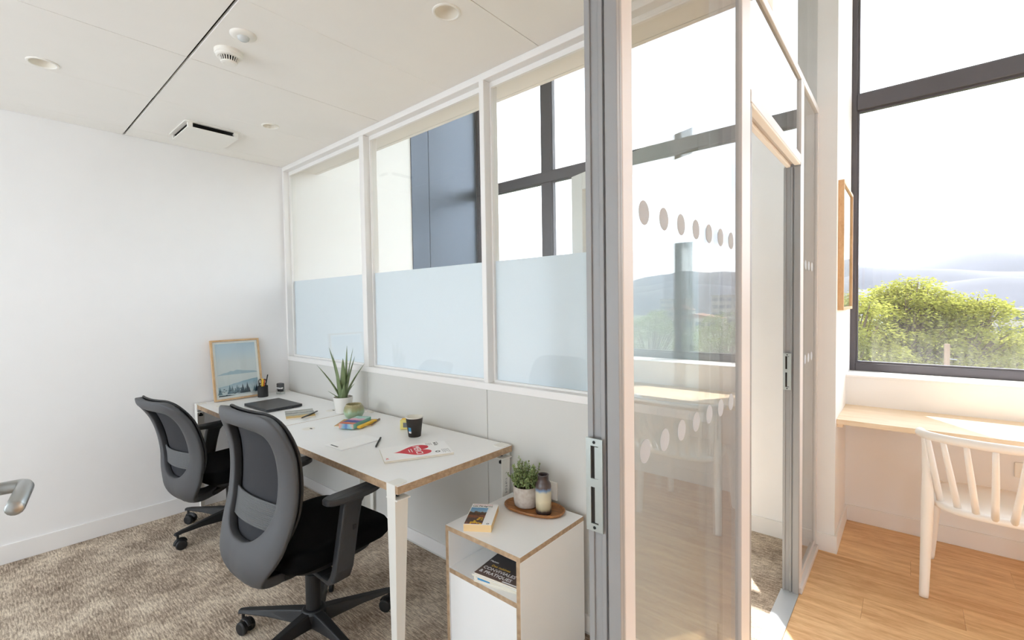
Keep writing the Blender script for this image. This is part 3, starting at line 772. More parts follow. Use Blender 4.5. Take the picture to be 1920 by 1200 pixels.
        for s2 in (-1, 1):
            wm = cm @ Matrix.Translation((-.014, s2*.008, .029)) @ Matrix.Rotation(-s2*PI/2, 4, 'X')
            cs.lathe([(.0001, 0), (.026, 0), (.029, .003), (.029, .016), (.025, .021), (.0001, .0225)], 24, mw=wm)
        arc = [cm @ Vector((-.014+.033*math.cos(t_), 0, .029+.033*math.sin(t_))) for t_ in [math.radians(-5+i*15) for i in range(12)]]
        cs.tube(arc, .011, 8, flat=.35)
        cs.build('caster', 'black', lg, smooth=False, bevel=.0015, bseg=1)
    return c
ch = make_chair('black mesh office chair at the heart magazine desk, armrest beside the plywood edge', 'office chairs at the desks')
ch.location = (-1.945, .915, 0); ch.rotation_euler = (0, 0, math.radians(3.5))
ch2 = copy_tree(ch)
ch2['label'] = 'black mesh office chair standing by the bare wall at the laptop desk'
ch2.location = (-3.36, 1.06, 0); ch2.rotation_euler = (0, 0, math.radians(8))
kind = lambda o: o.name.split('.')[0]
def spin_base(c, deg):
    for o in c.children:
        if kind(o) in ('base_leg', 'base_hub'): o.rotation_euler = (0, 0, math.radians(deg))
spin_base(ch, 215-3.5); spin_base(ch2, 284-8)
rec, piv = math.radians(15), Vector((0, -.05, .37))                    # the far chair sits lower and leans back
for o in ch2.children:
    if kind(o) in ('base_leg', 'base_hub', 'column_sleeve'): continue
    dz = Vector((0, 0, -.05))
    if kind(o) in ('back_frame', 'mesh_panel', 'lumbar_band', 'back_yoke'):
        o.rotation_euler = (rec, 0, 0); o.location = piv - Matrix.Rotation(rec, 3, 'X') @ piv + dz
    else: o.location = dz

# ================================================================== CABINET
CX0, CX1, CY0, CY1, CT = -1.428, -1.032, 1.222, 1.641, .529
cb = thing('side_cabinet', 'low white cabinet with plywood edges and an open shelf of magazines', 'cabinet', ((CX0+CX1)/2, (CY0+CY1)/2, 0))
ox, oy = (CX0+CX1)/2, (CY0+CY1)/2
hx, hy = (CX1-CX0)/2, (CY1-CY0)/2
t = .019
board('top_panel', -hx, hx, -hy, hy, CT-t, CT, cb, edge='ply_v')
def side(x0, x1):
    q = MB().box(x0, x1, -hy, hy, .0, CT-t); q.m = [0, 0, 1, 1, 1, 1]; return q.build('side_panel', ['lam', 'ply_v'], cb, bevel=.0008, bseg=1)
side(-hx, -hx+t); side(hx-t, hx)
MB().box(-hx+t, hx-t, hy-.012, hy, .03, CT-t).build('back_panel', 'lam', cb)
board('shelf', -hx+t, hx-t, -hy, hy-.012, .34, .34+t, cb, edge='ply_v')
board('bottom_panel', -hx+t, hx-t, -hy+.02, hy-.012, .02, .02+t, cb, edge='ply_v')
q = MB().box(-hx+t+.002, hx-t-.002, -hy+.002, -hy+.018, .012, .338); q.m = [1, 1, 0, 0, 1, 1]; q.build('cabinet_door', ['lam', 'ply_v'], cb, bevel=.0008, bseg=1)

# ================================================================== WHITE CORRIDOR CHAIR AND COUNTER
wc = thing('spindle_chair', 'white plastic spindle back chair at the window counter', 'chair', (.318, 2.91, 0))
def leg_t(p, r): return MB().tube(p, r, 14).build('leg', 'chair_white', wc, smooth=True)
for s in (-1, 1):
    leg_t([(s*.257, -.005, 0), (s*.256, .0, .02), (s*.250, .012, .30), (s*.247, .02, .46), (s*.250, .010, .60), (s*.258, -.005, .72), (s*.262, -.012, .775)], [.0175, .0185, .022, .0245, .019, .014, .012])
    leg_t([(s*.225, .465, 0), (s*.222, .462, .02), (s*.205, .43, .30), (s*.195, .41, .445)], [.0175, .0185, .021, .022])
bow = []
for i in range(25):
    a = math.radians(-14 + 208*i/24)
    bow.append((.272*math.cos(a)*1.02, -.02 - .190*math.sin(a) + .02, .790 + .012*math.sin(a)))
MB().tube(bow, [.012] + [.019]*23 + [.012], 14).build('top_rail', 'chair_white', wc, smooth=True)
def seat_outline():
    P = []
    for i in range(40):
        t_ = 2*PI*i/40; c_, s_ = math.cos(t_), math.sin(t_)
        x = .238*math.copysign(abs(c_)**(2/3.2), c_); yy = .235*math.copysign(abs(s_)**(2/2.6), s_)
        P.append((x*(1 - .05*(yy/.235)), yy+.185))
    return P
so = seat_outline(); rings = []
for g, z in ((.90, .428), (.985, .434), (1.0, .448), (.985, .460), (.90, .464), (.55, .455), (.05, .452)):
    rings.append([Vector((x*g, .185+(yy-.185)*g, z)) for x, yy in so])
q = MB(); q.loft(rings); q.build('seat', 'chair_white', wc, smooth=True)
for i in range(8):
    u = -1 + 2*i/7
    a = math.radians(90 - u*66)
    top = Vector((.277*math.cos(a), -.190*math.sin(a), .785)); bot = Vector((.200*u, .185-.225*math.sqrt(max(0, 1-(u*.82)**2)), .452))
    mid = (top+bot)/2 + Vector((.0, -.010, 0))
    MB().tube([bot, bot.lerp(mid, .5)*1 , mid, mid.lerp(top, .5), top], [.0135, .013, .0125, .0115, .010], 12).build('spindle', 'chair_white', wc, smooth=True)

ct = thing('window_counter', 'pale wooden counter running below the corridor window', 'counter', (1.4, 3.4, 0))
q = MB().box(PX1-1.4, XR-.005-1.4, 3.150-3.4, FY-3.4, .722, .75)
q.build('worktop', 'ash', ct, bevel=.0015)
MB().box(PX1-1.4, PX1+.028-1.4, 3.165-3.4, FY-3.4, .702, .722).build('support_batten', 'ash', ct)
MB().box(.0, XR-1.45, FY-.028-3.4, FY-3.4, .69, .722).build('support_batten', 'ash', ct)
for x in (1.2, ):
    MB().box(x-1.4, x+.04-1.4, 3.3-3.4, FY-.03-3.4, .69, .722).build('support_bracket', 'white_plastic', ct)

def socket(label, loc, rz, w, h, n):
    s = thing('wall_socket', label, 'socket', loc, rz)
    MB().box(-w/2, w/2, -.010, 0, -h/2, h/2).build('cover_plate', 'white_plastic', s, bevel=.003)
    for k in range(n):
        cx = (k-(n-1)/2)*.071
        mw = Matrix.Translation((cx, -.010, 0)) @ Matrix.Rotation(PI/2, 4, 'X')
        o = MB().lathe([(.0225, .0003), (.0225, .0015), (.0205, .0015), (.019, -.004), (.0001, -.004)], 28, mw=mw).build('outlet', 'white_plastic', s)
        pins = MB()
        for px in (-.0095, .0095): pins.lathe([(.0001, -.0036), (.0028, -.0036), (.0028, -.0045)], 10, c=(px, 0, 0), mw=mw)
        pins.build('pin_hole', 'vent_dark', o)
    return s
socket('white wall socket under the corridor counter behind the spindle chair', (.515, FY, .49), 0, .16, .082, 2)
socket('white wall socket on the partition behind the brown vase', (-1.225, PY+.006, .585), 0, .082, .082, 1)

pf = thing('picture_frame', 'orange wooden frame hung on the niche wall beside the corridor window', 'picture', (PX1, 3.42, 1.725))
for b in ((0, .028, -.26, .26, .345, .362), (0, .028, -.26, .26, -.362, -.345), (0, .028, -.26, -.243, -.345, .345), (0, .028, .243, .26, -.345, .345)):
    MB().box(*b).build('frame_bar', 'orange_wood', pf, bevel=.001)
MB().box(0, .012, -.243, .243, -.345, .345).build('print', 'paper', pf)
MB().box(.018, .020, -.243, .243, -.345, .345).build('pane', 'glass', pf)

# ================================================================== CEILING FITTINGS
def downlight(x, y, label, r=.056):
    d = thing('downlight', label, 'ceiling light', (x, y, CZ))
    MB().lathe([(r, 0), (r, -.003), (r-.003, -.005), (r-.008, -.005), (r-.0105, -.002), (r-.0105, .004)], 44).build('trim_ring', 'white_plastic', d, smooth=False)
    MB().lathe([(r-.0102, -.001), (r-.013, .008), (r-.020, .022), (r-.032, .031), (.0001, .034)], 44).build('reflector', 'lamp_in', d, smooth=True)
G = 'recessed ceiling downlights'
downlight(-3.02, .244, 'round downlight across the ceiling gap from the smoke detector')
downlight(-1.375, 1.235, 'round downlight beside the glazed partition, farthest from the bare wall', .055)
downlight(-3.04, 1.246, 'round downlight beside the square air diffuser', .05)
sd_ = thing('smoke_detector', 'white ceiling smoke detector with dark vent slots', 'smoke detector', (-2.30, .775, CZ))
MB().lathe([(.056, 0), (.056, -.012), (.053, -.016), (.050, -.017), (.050, -.024), (.044, -.028), (.0001, -.028)], 40).build('base', 'white_plastic', sd_, smooth=False, bevel=.001)
MB().lathe([(.034, -.027), (.026, -.047), (.0001, -.047)], 32).build('vent_core', 'vent_dark', sd_)
for k in range(22):
    a = 2*PI*k/22; q = MB(); c_, s_ = math.cos(a), math.sin(a)
    q.tube([(.038*c_, .038*s_, -.026), (.030*c_, .030*s_, -.048)], .0022, 5); q.build('vent_rib', 'white_plastic', sd_)
MB().lathe([(.0001, -.046), (.032, -.046), (.031, -.051), (.024, -.054), (.0001, -.055)], 32).build('cap', 'white_plastic', sd_, smooth=False)
ms = thing('motion_sensor', 'flat round white motion sensor with a clear domed lens in the ceiling', 'sensor', (-2.115, .77, CZ))
MB().lathe([(.050, 0), (.049, -.004), (.038, -.010), (.026, -.011), (.0001, -.011)], 40).build('housing', 'white_plastic', ms, smooth=True)
MB().lathe([(.023, -.010), (.021, -.018), (.014, -.024), (.0001, -.026)], 28).build('lens', 'lens', ms, smooth=True)
ad = thing('air_diffuser', 'square white air diffuser plate hanging below the ceiling near the bare wall', 'air vent', (-3.475, 1.015, CZ))
q = MB()
q.prism(rrect(-.185, .185, -.155, .155, .02), -.007, 0); q.build('frame', 'white_plastic', ad, bevel=.002)
MB().prism(rrect(-.165, .165, -.13, .13, .01), -.010, -.0065).build('duct_opening', 'vent_dark', ad)
MB().prism(rrect(-.172, .172, -.140, .140, .012), -.038, -.032).build('front_plate', 'white_plastic', ad, bevel=.0015)
for sx in (-1, 1):
    for sy in (-1, 1): MB().box(sx*.16-.012, sx*.16+.012, sy*.125-.012, sy*.125+.012, -.033, -.006).build('spacer', 'white_plastic', ad)

# ================================================================== THINGS ON THE DESKS
def at(o, x, y, z, rz=0):
    o.location = (x, y, z); o.rotation_euler = (0, 0, rz); return o

# framed print leaning on the wall: local x along the wall (world +y), local y up, local z towards the room
pr = thing('framed_print', 'light oak frame with a misty mountain print leaning on the wall', 'picture', (-3.802, 1.275, DZ+.0135))
W2, H = .1655, .445
tilt = math.asin(min(.99, (3.872-3.802-.004)/H))
Rm = Matrix((Vector((0, 1, 0)), Vector((-math.sin(tilt), 0, math.cos(tilt))), Vector((math.cos(tilt), 0, math.sin(tilt))))).transposed()
pr.rotation_euler = Rm.to_euler(); pr.location = (-3.800, 1.272, DZ+.001)
fwid = .013
for b in ((-W2, W2, 0, fwid), (-W2, W2, H-fwid, H), (-W2, -W2+fwid, fwid, H-fwid), (W2-fwid, W2, fwid, H-fwid)):
    MB().box(b[0], b[1], b[2], b[3], -.0, .022).build('frame_bar', 'frame_wood', pr, bevel=.001)
MB().box(-W2+fwid, W2-fwid, fwid, H-fwid, .003, .010).build('mount', 'paper', pr)
M['print_sky'] = photo_mat('print_sky', [(0, (206, 218, 226)), (.35, (228, 231, 232)), (.62, (224, 228, 230)), (.8, (206, 221, 233)), (1, (186, 208, 226))], 'Y', 0, H, .12, 8)
M['print_ridge'] = mat('print_far_ridge', (176, 198, 210), .6, var=.12, vscale=20)
M['print_hill'] = photo_mat('print_hill', [(0, (196, 212, 222)), (.6, (150, 184, 204)), (1, (104, 144, 170))], 'Y', .09, .155, .3, 25)
M['print_tree'] = mat('print_dark_tree', (44, 66, 84), .6)
M['print_tree2'] = mat('print_grey_tree', (112, 138, 154), .6)
x0, x1 = -W2+.030, W2-.030
pn = MB().box(x0, x1, .030, H-.028, .0100, .0106).build('print', 'print_sky', pr)
def ridge(zf, base, pts, m, name):
    q = MB(); top = [(x0+(x1-x0)*u, v, zf) for u, v in pts]; bot = [(x1, base, zf), (x0, base, zf)]
    q.prism([(p[0], p[1]) for p in bot+top], zf, zf+.0003); return q.build(name, m, pn)
ridge(.0107, .185, [(0, .187), (.08, .192), (.16, .200), (.26, .203), (.33, .212), (.40, .208), (.48, .217), (.56, .214), (.66, .208), (.8, .203), (.92, .199), (1, .192)], 'print_ridge', 'printed_ridge')
ridge(.0108, .062, [(0, .098), (.12, .103), (.25, .106), (.38, .117), (.5, .121), (.62, .130), (.74, .134), (.86, .140), (1, .143)], 'print_hill', 'printed_hill')
random.seed(3)
dk = MB(); gy = MB()
def fir(mb, cx, b, h, w, z):
    for k in range(5):
        y0_ = b + h*k*.17; ww = w*(1-k*.19)
        mb.prism([(cx-ww, y0_), (cx+ww, y0_), (cx, y0_+h*.34)], z+k*.00002, z+.0002+k*.00002)
for cx, h in ((.12, .065), (.145, .075), (.105, .05)): pass
for u, h in ((.60, .070), (.72, .076), (.66, .045), (.56, .045), (.76, .04), (.95, .055)): fir(dk, x0+(x1-x0)*u, .040, h, h*.27, .0112)
for u, h in ((.04, .055), (.28, .066), (.34, .06), (.46, .062), (.41, .04), (.5, .05), (.9, .045)): fir(gy, x0+(x1-x0)*u, .044, h, h*.33, .0110)
for i in range(26):
    u = random.random()*.55; yy = .034+random.random()*.045; ww = random.uniform(.004, .016)
    dk.prism([(x0+(x1-x0)*u, yy), (x0+(x1-x0)*u+ww, yy+.001), (x0+(x1-x0)*u+ww*.7, yy+.004), (x0+(x1-x0)*u+ww*.2, yy+.005)], .0111, .0113)
dk.prism([(x0, .030), (x0+(x1-x0)*.42, .030), (x0+(x1-x0)*.25, .037), (x0, .039)], .0111, .0113)
gy.build('printed_grey_forest', 'print_tree2', pn); dk.build('printed_dark_forest', 'print_tree', pn)
MB().box(-W2+fwid, W2-fwid, fwid, H-fwid, .0155, .0170).build('pane', 'glass', pr)

# pen cup with scissors, marker and pens
pc = thing('pen_cup', 'dark grey round pen cup in front of the framed print', 'pen cup', (-3.735, 1.415, DZ))
MB().lathe([(.0001, .0005), (.034, .0005), (.036, .003), (.036, .084), (.0335, .084), (.0335, .006), (.0001, .006)], 32).build('cup', 'black', pc, smooth=False, bevel=.0008)
bx, by = -3.735, 1.415
sc = thing('scissors', 'scissors with black ring handles standing in the pen cup', 'scissors', (bx, by, DZ+.007))
for s in (-1, 1):
    q = MB(); q.tube([Vector((s*.016+.011*math.cos(a)*.9, .004, .110+.017*math.sin(a))) for a in [2*PI*i/20 for i in range(21)]], .0032, 8, cap=False)
    q.build('handle_ring', 'black', sc, smooth=True)
    MB().tube([(s*.010, .004, .096), (s*.003, .004, .07), (-s*.006, .004, .0)], [.003, .003, .0012], 6).build('blade', 'steel', sc)
sc.rotation_euler = (0, 0, math.radians(55)); sc.location.x += .006; sc.location.y -= .004
def pen(name, label, cat, m, tip, p0, p1, r, group=None, cap=None):
    a, b = Vector(p0), Vector(p1)
    o = thing(name, label, cat, tuple(a), 0, group); d = b-a; L = d.length; u = d.normalized()
    MB().tube([Vector((0, 0, 0))+u*L*.08, u*L*.97, u*L], [r, r, r*.7], 10).build('barrel', m, o, smooth=False)
    MB().tube([u*L*.0, u*L*.08], [r*.3, r], 10).build('tip', tip, o)
    if cap: MB().tube([u*L*.62, u*L*.99, u*L*1.005], [r*1.12, r*1.12, r*.6], 10).build('cap', cap, o)
    return o
pen('marker', 'yellow marker standing in the pen cup', 'marker', 'yellow2', 'black', (bx+.006, by-.010, DZ+.008), (bx+.016, by-.004, DZ+.140), .008)
pen('pencil', 'red orange pencil standing in the pen cup', 'pencil', 'orange', 'wax', (bx+.010, by-.006, DZ+.012), (bx+.010, by+.014, DZ+.135), .0042)
pen('pen', 'black pen leaning out of the pen cup', 'pen', 'black', 'black', (bx-.018, by+.012, DZ+.007), (bx-.004, by+.040, DZ+.165), .0042)
pen('pen', 'short black pen low in the pen cup', 'pen', 'black', 'black', (bx+.0, by-.018, DZ+.007), (bx+.008, by-.028, DZ+.112), .0045, cap='ink')

# self-inking stamp
st = thing('stamp', 'dark grey self inking stamp on a clear base in the desk corner', 'stamp', (-3.735, 1.545, DZ+.0005), math.radians(10))
MB().box(-.026, .026, -.018, .018, .034, .086).build('housing', 'charcoal', st, bevel=.006)
MB().box(-.0262, .0262, -.0184, -.0178, .044, .054).build('label_strip', 'paper', st); MB().box(.0255, .0264, -.015, .005, .044, .054).build('label_strip', 'paper', st)
q = MB()
for sx in (-1, 1): q.box(sx*.025-.003, sx*.025+.003, -.020, .020, 0, .036)
q.box(-.022, .022, -.021, -.019, 0, .016); q.build('clear_base', 'clear', st)
MB().box(-.020, .020, -.013, .013, .020, .034).build('ink_pad', 'black', st)

# laptop
lt = thing('laptop', 'closed dark grey laptop lying on the corner desk', 'laptop', (-3.305, 1.315, DZ+.0018), math.radians(2))
MB().prism(rrect(-.175, .175, -.118, .118, .008), .002, .011).build('base', 'laptop', lt, bevel=.001)
MB().prism(rrect(-.175, .175, -.118, .118, .008), .0118, .018).build('lid', 'laptop', lt, bevel=.0015)
for y_, n in ((-.05, .014), (.0, .010), (.045, .012)): MB().box(.1745, .1753, y_, y_+n, .004, .009).build('port', 'vent_dark', lt)
for sx in (-1, 1): MB().box(sx*.14-.02, sx*.14+.02, -.09, -.085, -.001, .002).build('foot', 'black', lt)

# illustrated booklet and its pen
M['booklet_cover'] = photo_mat('booklet_cover', [(0, (206, 170, 96)), (.22, (202, 176, 112)), (.27, (150, 152, 142)), (.5, (182, 184, 176)), (.65, (112, 114, 112)), (.8, (196, 196, 188)), (1, (150, 150, 142))], 'X', -.10, .10, .55, 22)
bk = thing('booklet', 'thin illustrated grey and ochre booklet lying beside the laptop', 'booklet', (-2.905, 1.315, DZ+.0005), math.radians(-21.5+180))
MB().box(-.112, .112, -.081, .081, 0, .0075).build('pages', 'pages', bk)
MB().box(-.113, .113, -.082, .082, .0076, .0085).build('cover', 'booklet_cover', bk)
pen('pen', 'dark grey pen lying across the illustrated booklet', 'pen', 'charcoal', 'black', (-2.752, 1.252, DZ+.0135), (-2.858, 1.406, DZ+.0135), .0042)

# aloe
al = thing('aloe_plant', 'tall spiky aloe in a pale grey pot between the two desks', 'plant', (-2.735, 1.515, DZ))
MB().lathe([(.0001, .001), (.043, .001), (.045, .003), (.060, .096), (.060, .103), (.055, .103), (.053, .088), (.0001, .088)], 36).build('pot', 'pot', al, smooth=False, bevel=.001)
MB().lathe([(.053, .088), (.03, .092), (.0001, .094)], 24).build('soil', 'soil', al, smooth=True)
def blade(p, w, th=.22):
    """thick tapering leaf along a path"""
    n = len(p); q = MB(); rings = []
    P = [Vector(v) for v in p]; d0 = P[-1]-P[0]; hd = Vector((d0.x, d0.y, 0)); hd = hd.normalized() if hd.length > .01 else Vector((1, 0, 0)); sdv = Vector((-hd.y, hd.x, 0))
    for i in range(n):
        t_ = (P[min(i+1, n-1)]-P[max(i-1, 0)]).normalized(); nn = sdv.cross(t_)
        u = i/(n-1); ww = 1.42*w*(1-u)**.62*(.75+.5*u if u < .3 else .9)
        ww = max(ww, .0006)
        rings.append([P[i]+sdv*ww*a+nn*ww*b for a, b in ((-1, .28), (-.5, -.08), (0, -.22), (.5, -.08), (1, .28), (.5, .40), (0, .42), (-.5, .40))])
    q.loft(rings); return q.build('leaf', 'aloe', al, smooth=True)
random.seed(11)
def aloe_leaf(dx, dy, h, r0, w, curl=0):
    a = math.atan2(dy, dx); L = math.hypot(dx, dy); pts = []
    for i in range(9):
        u = i/8; rr = r0 + (L-r0)*(u**(1.25+curl)); pts.append((rr*math.cos(a), rr*math.sin(a), .082+(h-.082)*u - (.02*curl*u*u)))
    blade(pts, w)
# camera right on the desk is roughly (+.76,+.65); towards camera (+.65,-.76)
R_ = Vector((.757, .653)); T_ = Vector((.653, -.757))
for s_, t_, h, w_ in ((-.150, .03, .315, .017), (.150, .02, .320, .0165), (-.085, -.01, .425, .017), (-.052, .02, .385, .0165), (-.028, .05, .345, .021), (.018, .035, .355, .021), (.022, -.03, .425, .0165), (.065, -.02, .415, .0165), (.085, .01, .365, .016), (-.005, .075, .235, .018), (.035, .07, .195, .0165), (.055, .055, .205, .011), (-.075, .055, .150, .010), (.09, .04, .20, .010)):
    v = R_*s_ + T_*t_; aloe_leaf(v.x, v.y, h, .012, w_, random.uniform(-.1, .4))

# glazed candle jar
cd = thing('candle_jar', 'round green glazed candle jar beside the aloe pot', 'candle', (-2.545, 1.478, DZ))
MB().lathe([(.0001, .001), (.036, .001), (.048, .012), (.0595, .035), (.0605, .050), (.055, .070), (.045, .087), (.043, .088), (.041, .086), (.050, .068), (.053, .060)], 40).build('jar', 'candle_glaze', cd, smooth=True)
MB().lathe([(.0535, .064), (.0001, .066)], 32).build('wax', 'wax', cd)
MB().tube([(0, 0, .065), (.001, 0, .072)], .001, 6).build('wick', 'black', cd)

# kraft notebook, painted box, yellow case
kb = thing('notebook', 'kraft spiral notebook lying under the colourful box', 'notebook', (-2.415, 1.425, DZ+.0005), math.radians(40))
MB().box(-.108, .108, -.075, .075, 0, .004).build('pages', 'pages', kb); MB().box(-.109, .109, -.076, .076, .0041, .005).build('cover', 'kraft', kb)
for i in range(22):
    yy = -.069+.0066*i
    MB().tube([Vector((.104+.0048*math.cos(a), yy, .0062+.0048*math.sin(a))) for a in [2*PI*k/10 for k in range(11)]], .0007, 5, cap=False).build('spiral_ring', 'grey_ink', kb)
M['box_art'] = photo_mat('box_art', [(0, (196, 70, 50)), (.14, (232, 140, 96)), (.22, (66, 78, 150)), (.42, (70, 84, 160)), (.48, (226, 160, 180)), (.66, (236, 190, 204)), (.75, (150, 200, 196)), (.9, (190, 216, 206)), (1, (130, 190, 184))], 'Y', -.085, .085, .45, 26)
M['box_end'] = photo_mat('box_end', [(0, (232, 150, 110)), (.3, (130, 176, 196)), (.55, (90, 120, 180)), (.75, (150, 196, 206)), (1, (236, 160, 120))], 'X', -.05, .05, .6, 40)
bxo = thing('card_box', 'small colourful illustrated card box on the kraft notebook', 'box', (-2.372, 1.385, DZ+.006), math.radians(26))
MB().box(-.045, .045, -.088, .088, 0, .028).build('carton', 'teal', bxo, bevel=.001)
MB().box(-.0448, .0448, -.0878, .0878, .0281, .0286).build('lid_print', 'box_art', bxo)
MB().box(-.0448, .0448, -.0890, -.0882, .001, .027).build('end_print', 'box_end', bxo)
yc = MB().prism(rrect(-.012, .012, -.080, .080, .004), 0, .013).build('case', 'yellow2', bevel=.003)
at(yc, -2.318, 1.425, DZ+.0062, math.radians(24)); tag(yc, 'narrow yellow case tucked against the colourful card box', 'case')
yc.name = 'pencil_case'

# notepad with pen
npad = thing('notepad', 'blank white notepad with small black lettering near the desk edge', 'notepad', (-2.083, 1.203, DZ+.0004), math.radians(1.5))
MB().box(-.074, .074, -.109, .109, 0, .005).build('sheets', 'paper', npad, bevel=.0004, bseg=1)
q = MB(); 
for i in range(7): q.box(-.046+i*.0092, -.046+i*.0092+.0074, -.098, -.090, .0050, .0053)
q.build('printed_letters', 'ink', npad)
pen('pen', 'black pen lying beside the white notepad', 'pen', 'black', 'black', (-1.922, 1.224, DZ+.0045), (-2.028, 1.322, DZ+.0095), .0045)

# yellow block and paper cup
yb_ = thing('desk_tidy', 'pale yellow plastic desk block with a grey square behind the paper cup', 'desk tidy', (-2.085, 1.535, DZ+.0005), math.radians(38))
MB().box(-.040, .040, -.024, .024, 0, .052).build('body', 'yellow', yb_, bevel=.004)
MB().box(-.022, .010, -.0252, -.0242, .012, .038).build('window', 'grey_ink', yb_)
MB().lathe([(.0001, .0535), (.009, .0535), (.009, .052)], 16, c=(.005, 0, 0)).build('hole', 'vent_dark', yb_)
MB().box(-.034, -.012, -.012, .012, .0522, .0545).build('groove', 'yellow2', yb_)
pcup = thing('paper_cup', 'black paper cup with a small blue label and white rim', 'cup', (-1.938, 1.465, DZ+.0005))
MB().lathe([(.0001, .004), (.029, .004), (.030, 0), (.0315, 0), (.0435, .097)], 40).build('sleeve', 'cup_black', pcup, smooth=True)
MB().lathe([(.0437, .0965), (.0452, .0985), (.0452, .101), (.0437, .1025), (.0425, .101), (.031, .008), (.0001, .008)], 40).build('lining', 'cup_white', pcup, smooth=True)
q = MB()
def cup_patch(q, a0, a1, z0, z1):
    rows = []
    for z in (z0, (z0+z1)/2, z1):
        r = .0315+(.012)*z/.097+.0004; rows.append([Vector((r*math.cos(a0+(a1-a0)*i/6), r*math.sin(a0+(a1-a0)*i/6), z)) for i in range(7)])
    q.loft(rows, False, False)
ac = math.atan2(-1.465, 1.938)
cup_patch(q, ac-.95, ac-.50, .032, .052); q.build('blue_label', 'blue', pcup)
q = MB(); cup_patch(q, ac-.95, ac-.50, .022, .0316); q.build('white_label', 'paper', pcup)

# magazine with the red heart: local x along the spine-to-edge width, local y up the cover
mg = thing('magazine', 'white magazine with a big red heart reading MERCI', 'magazine', (-1.712, 1.300, DZ+.0005), math.atan2(-.092, .178))
mw_, mh_ = .098, .152
MB().box(-mw_, mw_, -mh_, mh_, 0, .0095).build('pages', 'pages', mg, bevel=.0006, bseg=1)
cv = MB().box(-mw_-.0006, mw_+.0006, -mh_-.0006, mh_+.0006, .0096, .0106).build('cover', 'paper', mg)
hp = []
for i in range(60):
    a = 2*PI*i/60
    hx_ = 16*math.sin(a)**3; hy_ = 13*math.cos(a)-5*math.cos(2*a)-2*math.cos(3*a)-math.cos(4*a)
    hp.append((hx_/16*.073, (hy_+3)/15*.086-.022))
MB().prism(hp, .0107, .0110).build('red_heart', 'red', cv)
text('heart_lettering', 'MERCI', .043, 'paper', cv, (.001, -.006, .0113), align='CENTER')
for k, (wd, yy) in enumerate(((.05, -.020), (.042, -.031))):
    q = MB()
    for i in range(9): q.box(-wd/2+i*wd/9, -wd/2+i*wd/9+wd/9*.7, yy-.002, yy+.002, .0111, .0114)
    q.build('heart_caption', 'paper', cv)
text('masthead', 'No.02', .020, 'ink', cv, (-.088, .095, .0109)); MB().box(-.092, -.050, .112, .1145, .0107, .0110).build('masthead_line', 'ink', cv)
q = MB()
for i in range(5): q.box(-.088, -.05-.004*(i % 2), .083-.006*i, .0845-.006*i, .0107, .0110)
for i in range(5): q.box(.03, .085-.006*(i % 3), .138-.007*i, .1395-.007*i, .0107, .0110)
q.build('small_print', 'grey_ink', cv)
MB().lathe([(.006, .0107), (.006, .0110), (.011, .0110), (.011, .0107)], 24, c=(.058, .088, 0)).build('round_emblem', 'ink', cv)
text('corner_lettering', 'AC', .016, 'red', cv, (.062, -.142, .0109))

# ================================================================== THINGS ON AND IN THE CABINET
pb = thing('paperback', 'thick paperback novel with a landscape photo lying on the cabinet', 'book', (-1.333, 1.338, CT+.0004), math.radians(-146.5+180))
bw, bl = .0555, .093
MB().box(-bw, bw, -bl, bl, .001, .030).build('pages', 'old_pages', pb, bevel=.001, bseg=1)
cvr = MB().box(-bw-.0005, bw+.0005, -bl-.0005, bl+.0005, .0302, .0310).build('cover', 'paper', pb)
MB().box(-bw-.0012, -bw-.0004, -bl, bl, 0, .031).build('spine', 'paper', pb); MB().box(-bw, bw, -bl, bl, 0, .0008).build('back_cover', 'paper', pb)
M['book_photo'] = photo_mat('book_photo', [(0, (150, 96, 74)), (.12, (92, 66, 58)), (.3, (86, 72, 66)), (.45, (150, 90, 60)), (.58, (70, 60, 50)), (.70, (120, 90, 60)), (.74, (150, 190, 216)), (1, (96, 156, 206))], 'Y', -.09, .058, .5, 60)
MB().box(-bw+.002, .018, -bl+.002, .056, .0311, .0313).build('cover_photo', 'book_photo', cvr)
q = MB(); random.seed(5)
for i in range(22):
    cx, cy = random.uniform(-.03, .012), random.uniform(-.088, -.035)
    if cx < -.012 and cy > -.06: continue
    q.prism(superell(random.uniform(.003, .006), random.uniform(.003, .006), 2, 8, cx, cy), .0313, .0315+i*.00001)
q.build('printed_flowers', 'yellow2', cvr)
text('title', 'Les Pérégrins', .0155, 'ink', cvr, (-.050, .066, .0312)); 
q = MB()
for i in range(11): q.box(-.048+i*.0075, -.0425+i*.0075, .082, .0845, .0311, .0313)
q.build('author_line', 'red', cvr)
MB().lathe([(.003, .0311), (.003, .0313), (.0055, .0313), (.0055, .0311)], 16, c=(.040, -.084, 0)).build('publisher_mark', 'ink', cvr)

tr = thing('wooden_tray', 'oval wooden tray holding the small plant and the vase', 'tray', (-1.232, 1.560, CT), math.radians(12))
def oval(a, b, z): return [Vector((x, y_, z)) for x, y_ in superell(a, b, 2.3, 48)]
q = MB(); q.loft([oval(.118, .062, .0005), oval(.135, .074, .004), oval(.140, .078, .012), oval(.139, .077, .0165), oval(.134, .073, .017), oval(.130, .069, .0095), oval(.125, .064, .0085), oval(.002, .001, .0085)])
q.build('dish', 'acacia', tr, smooth=True)

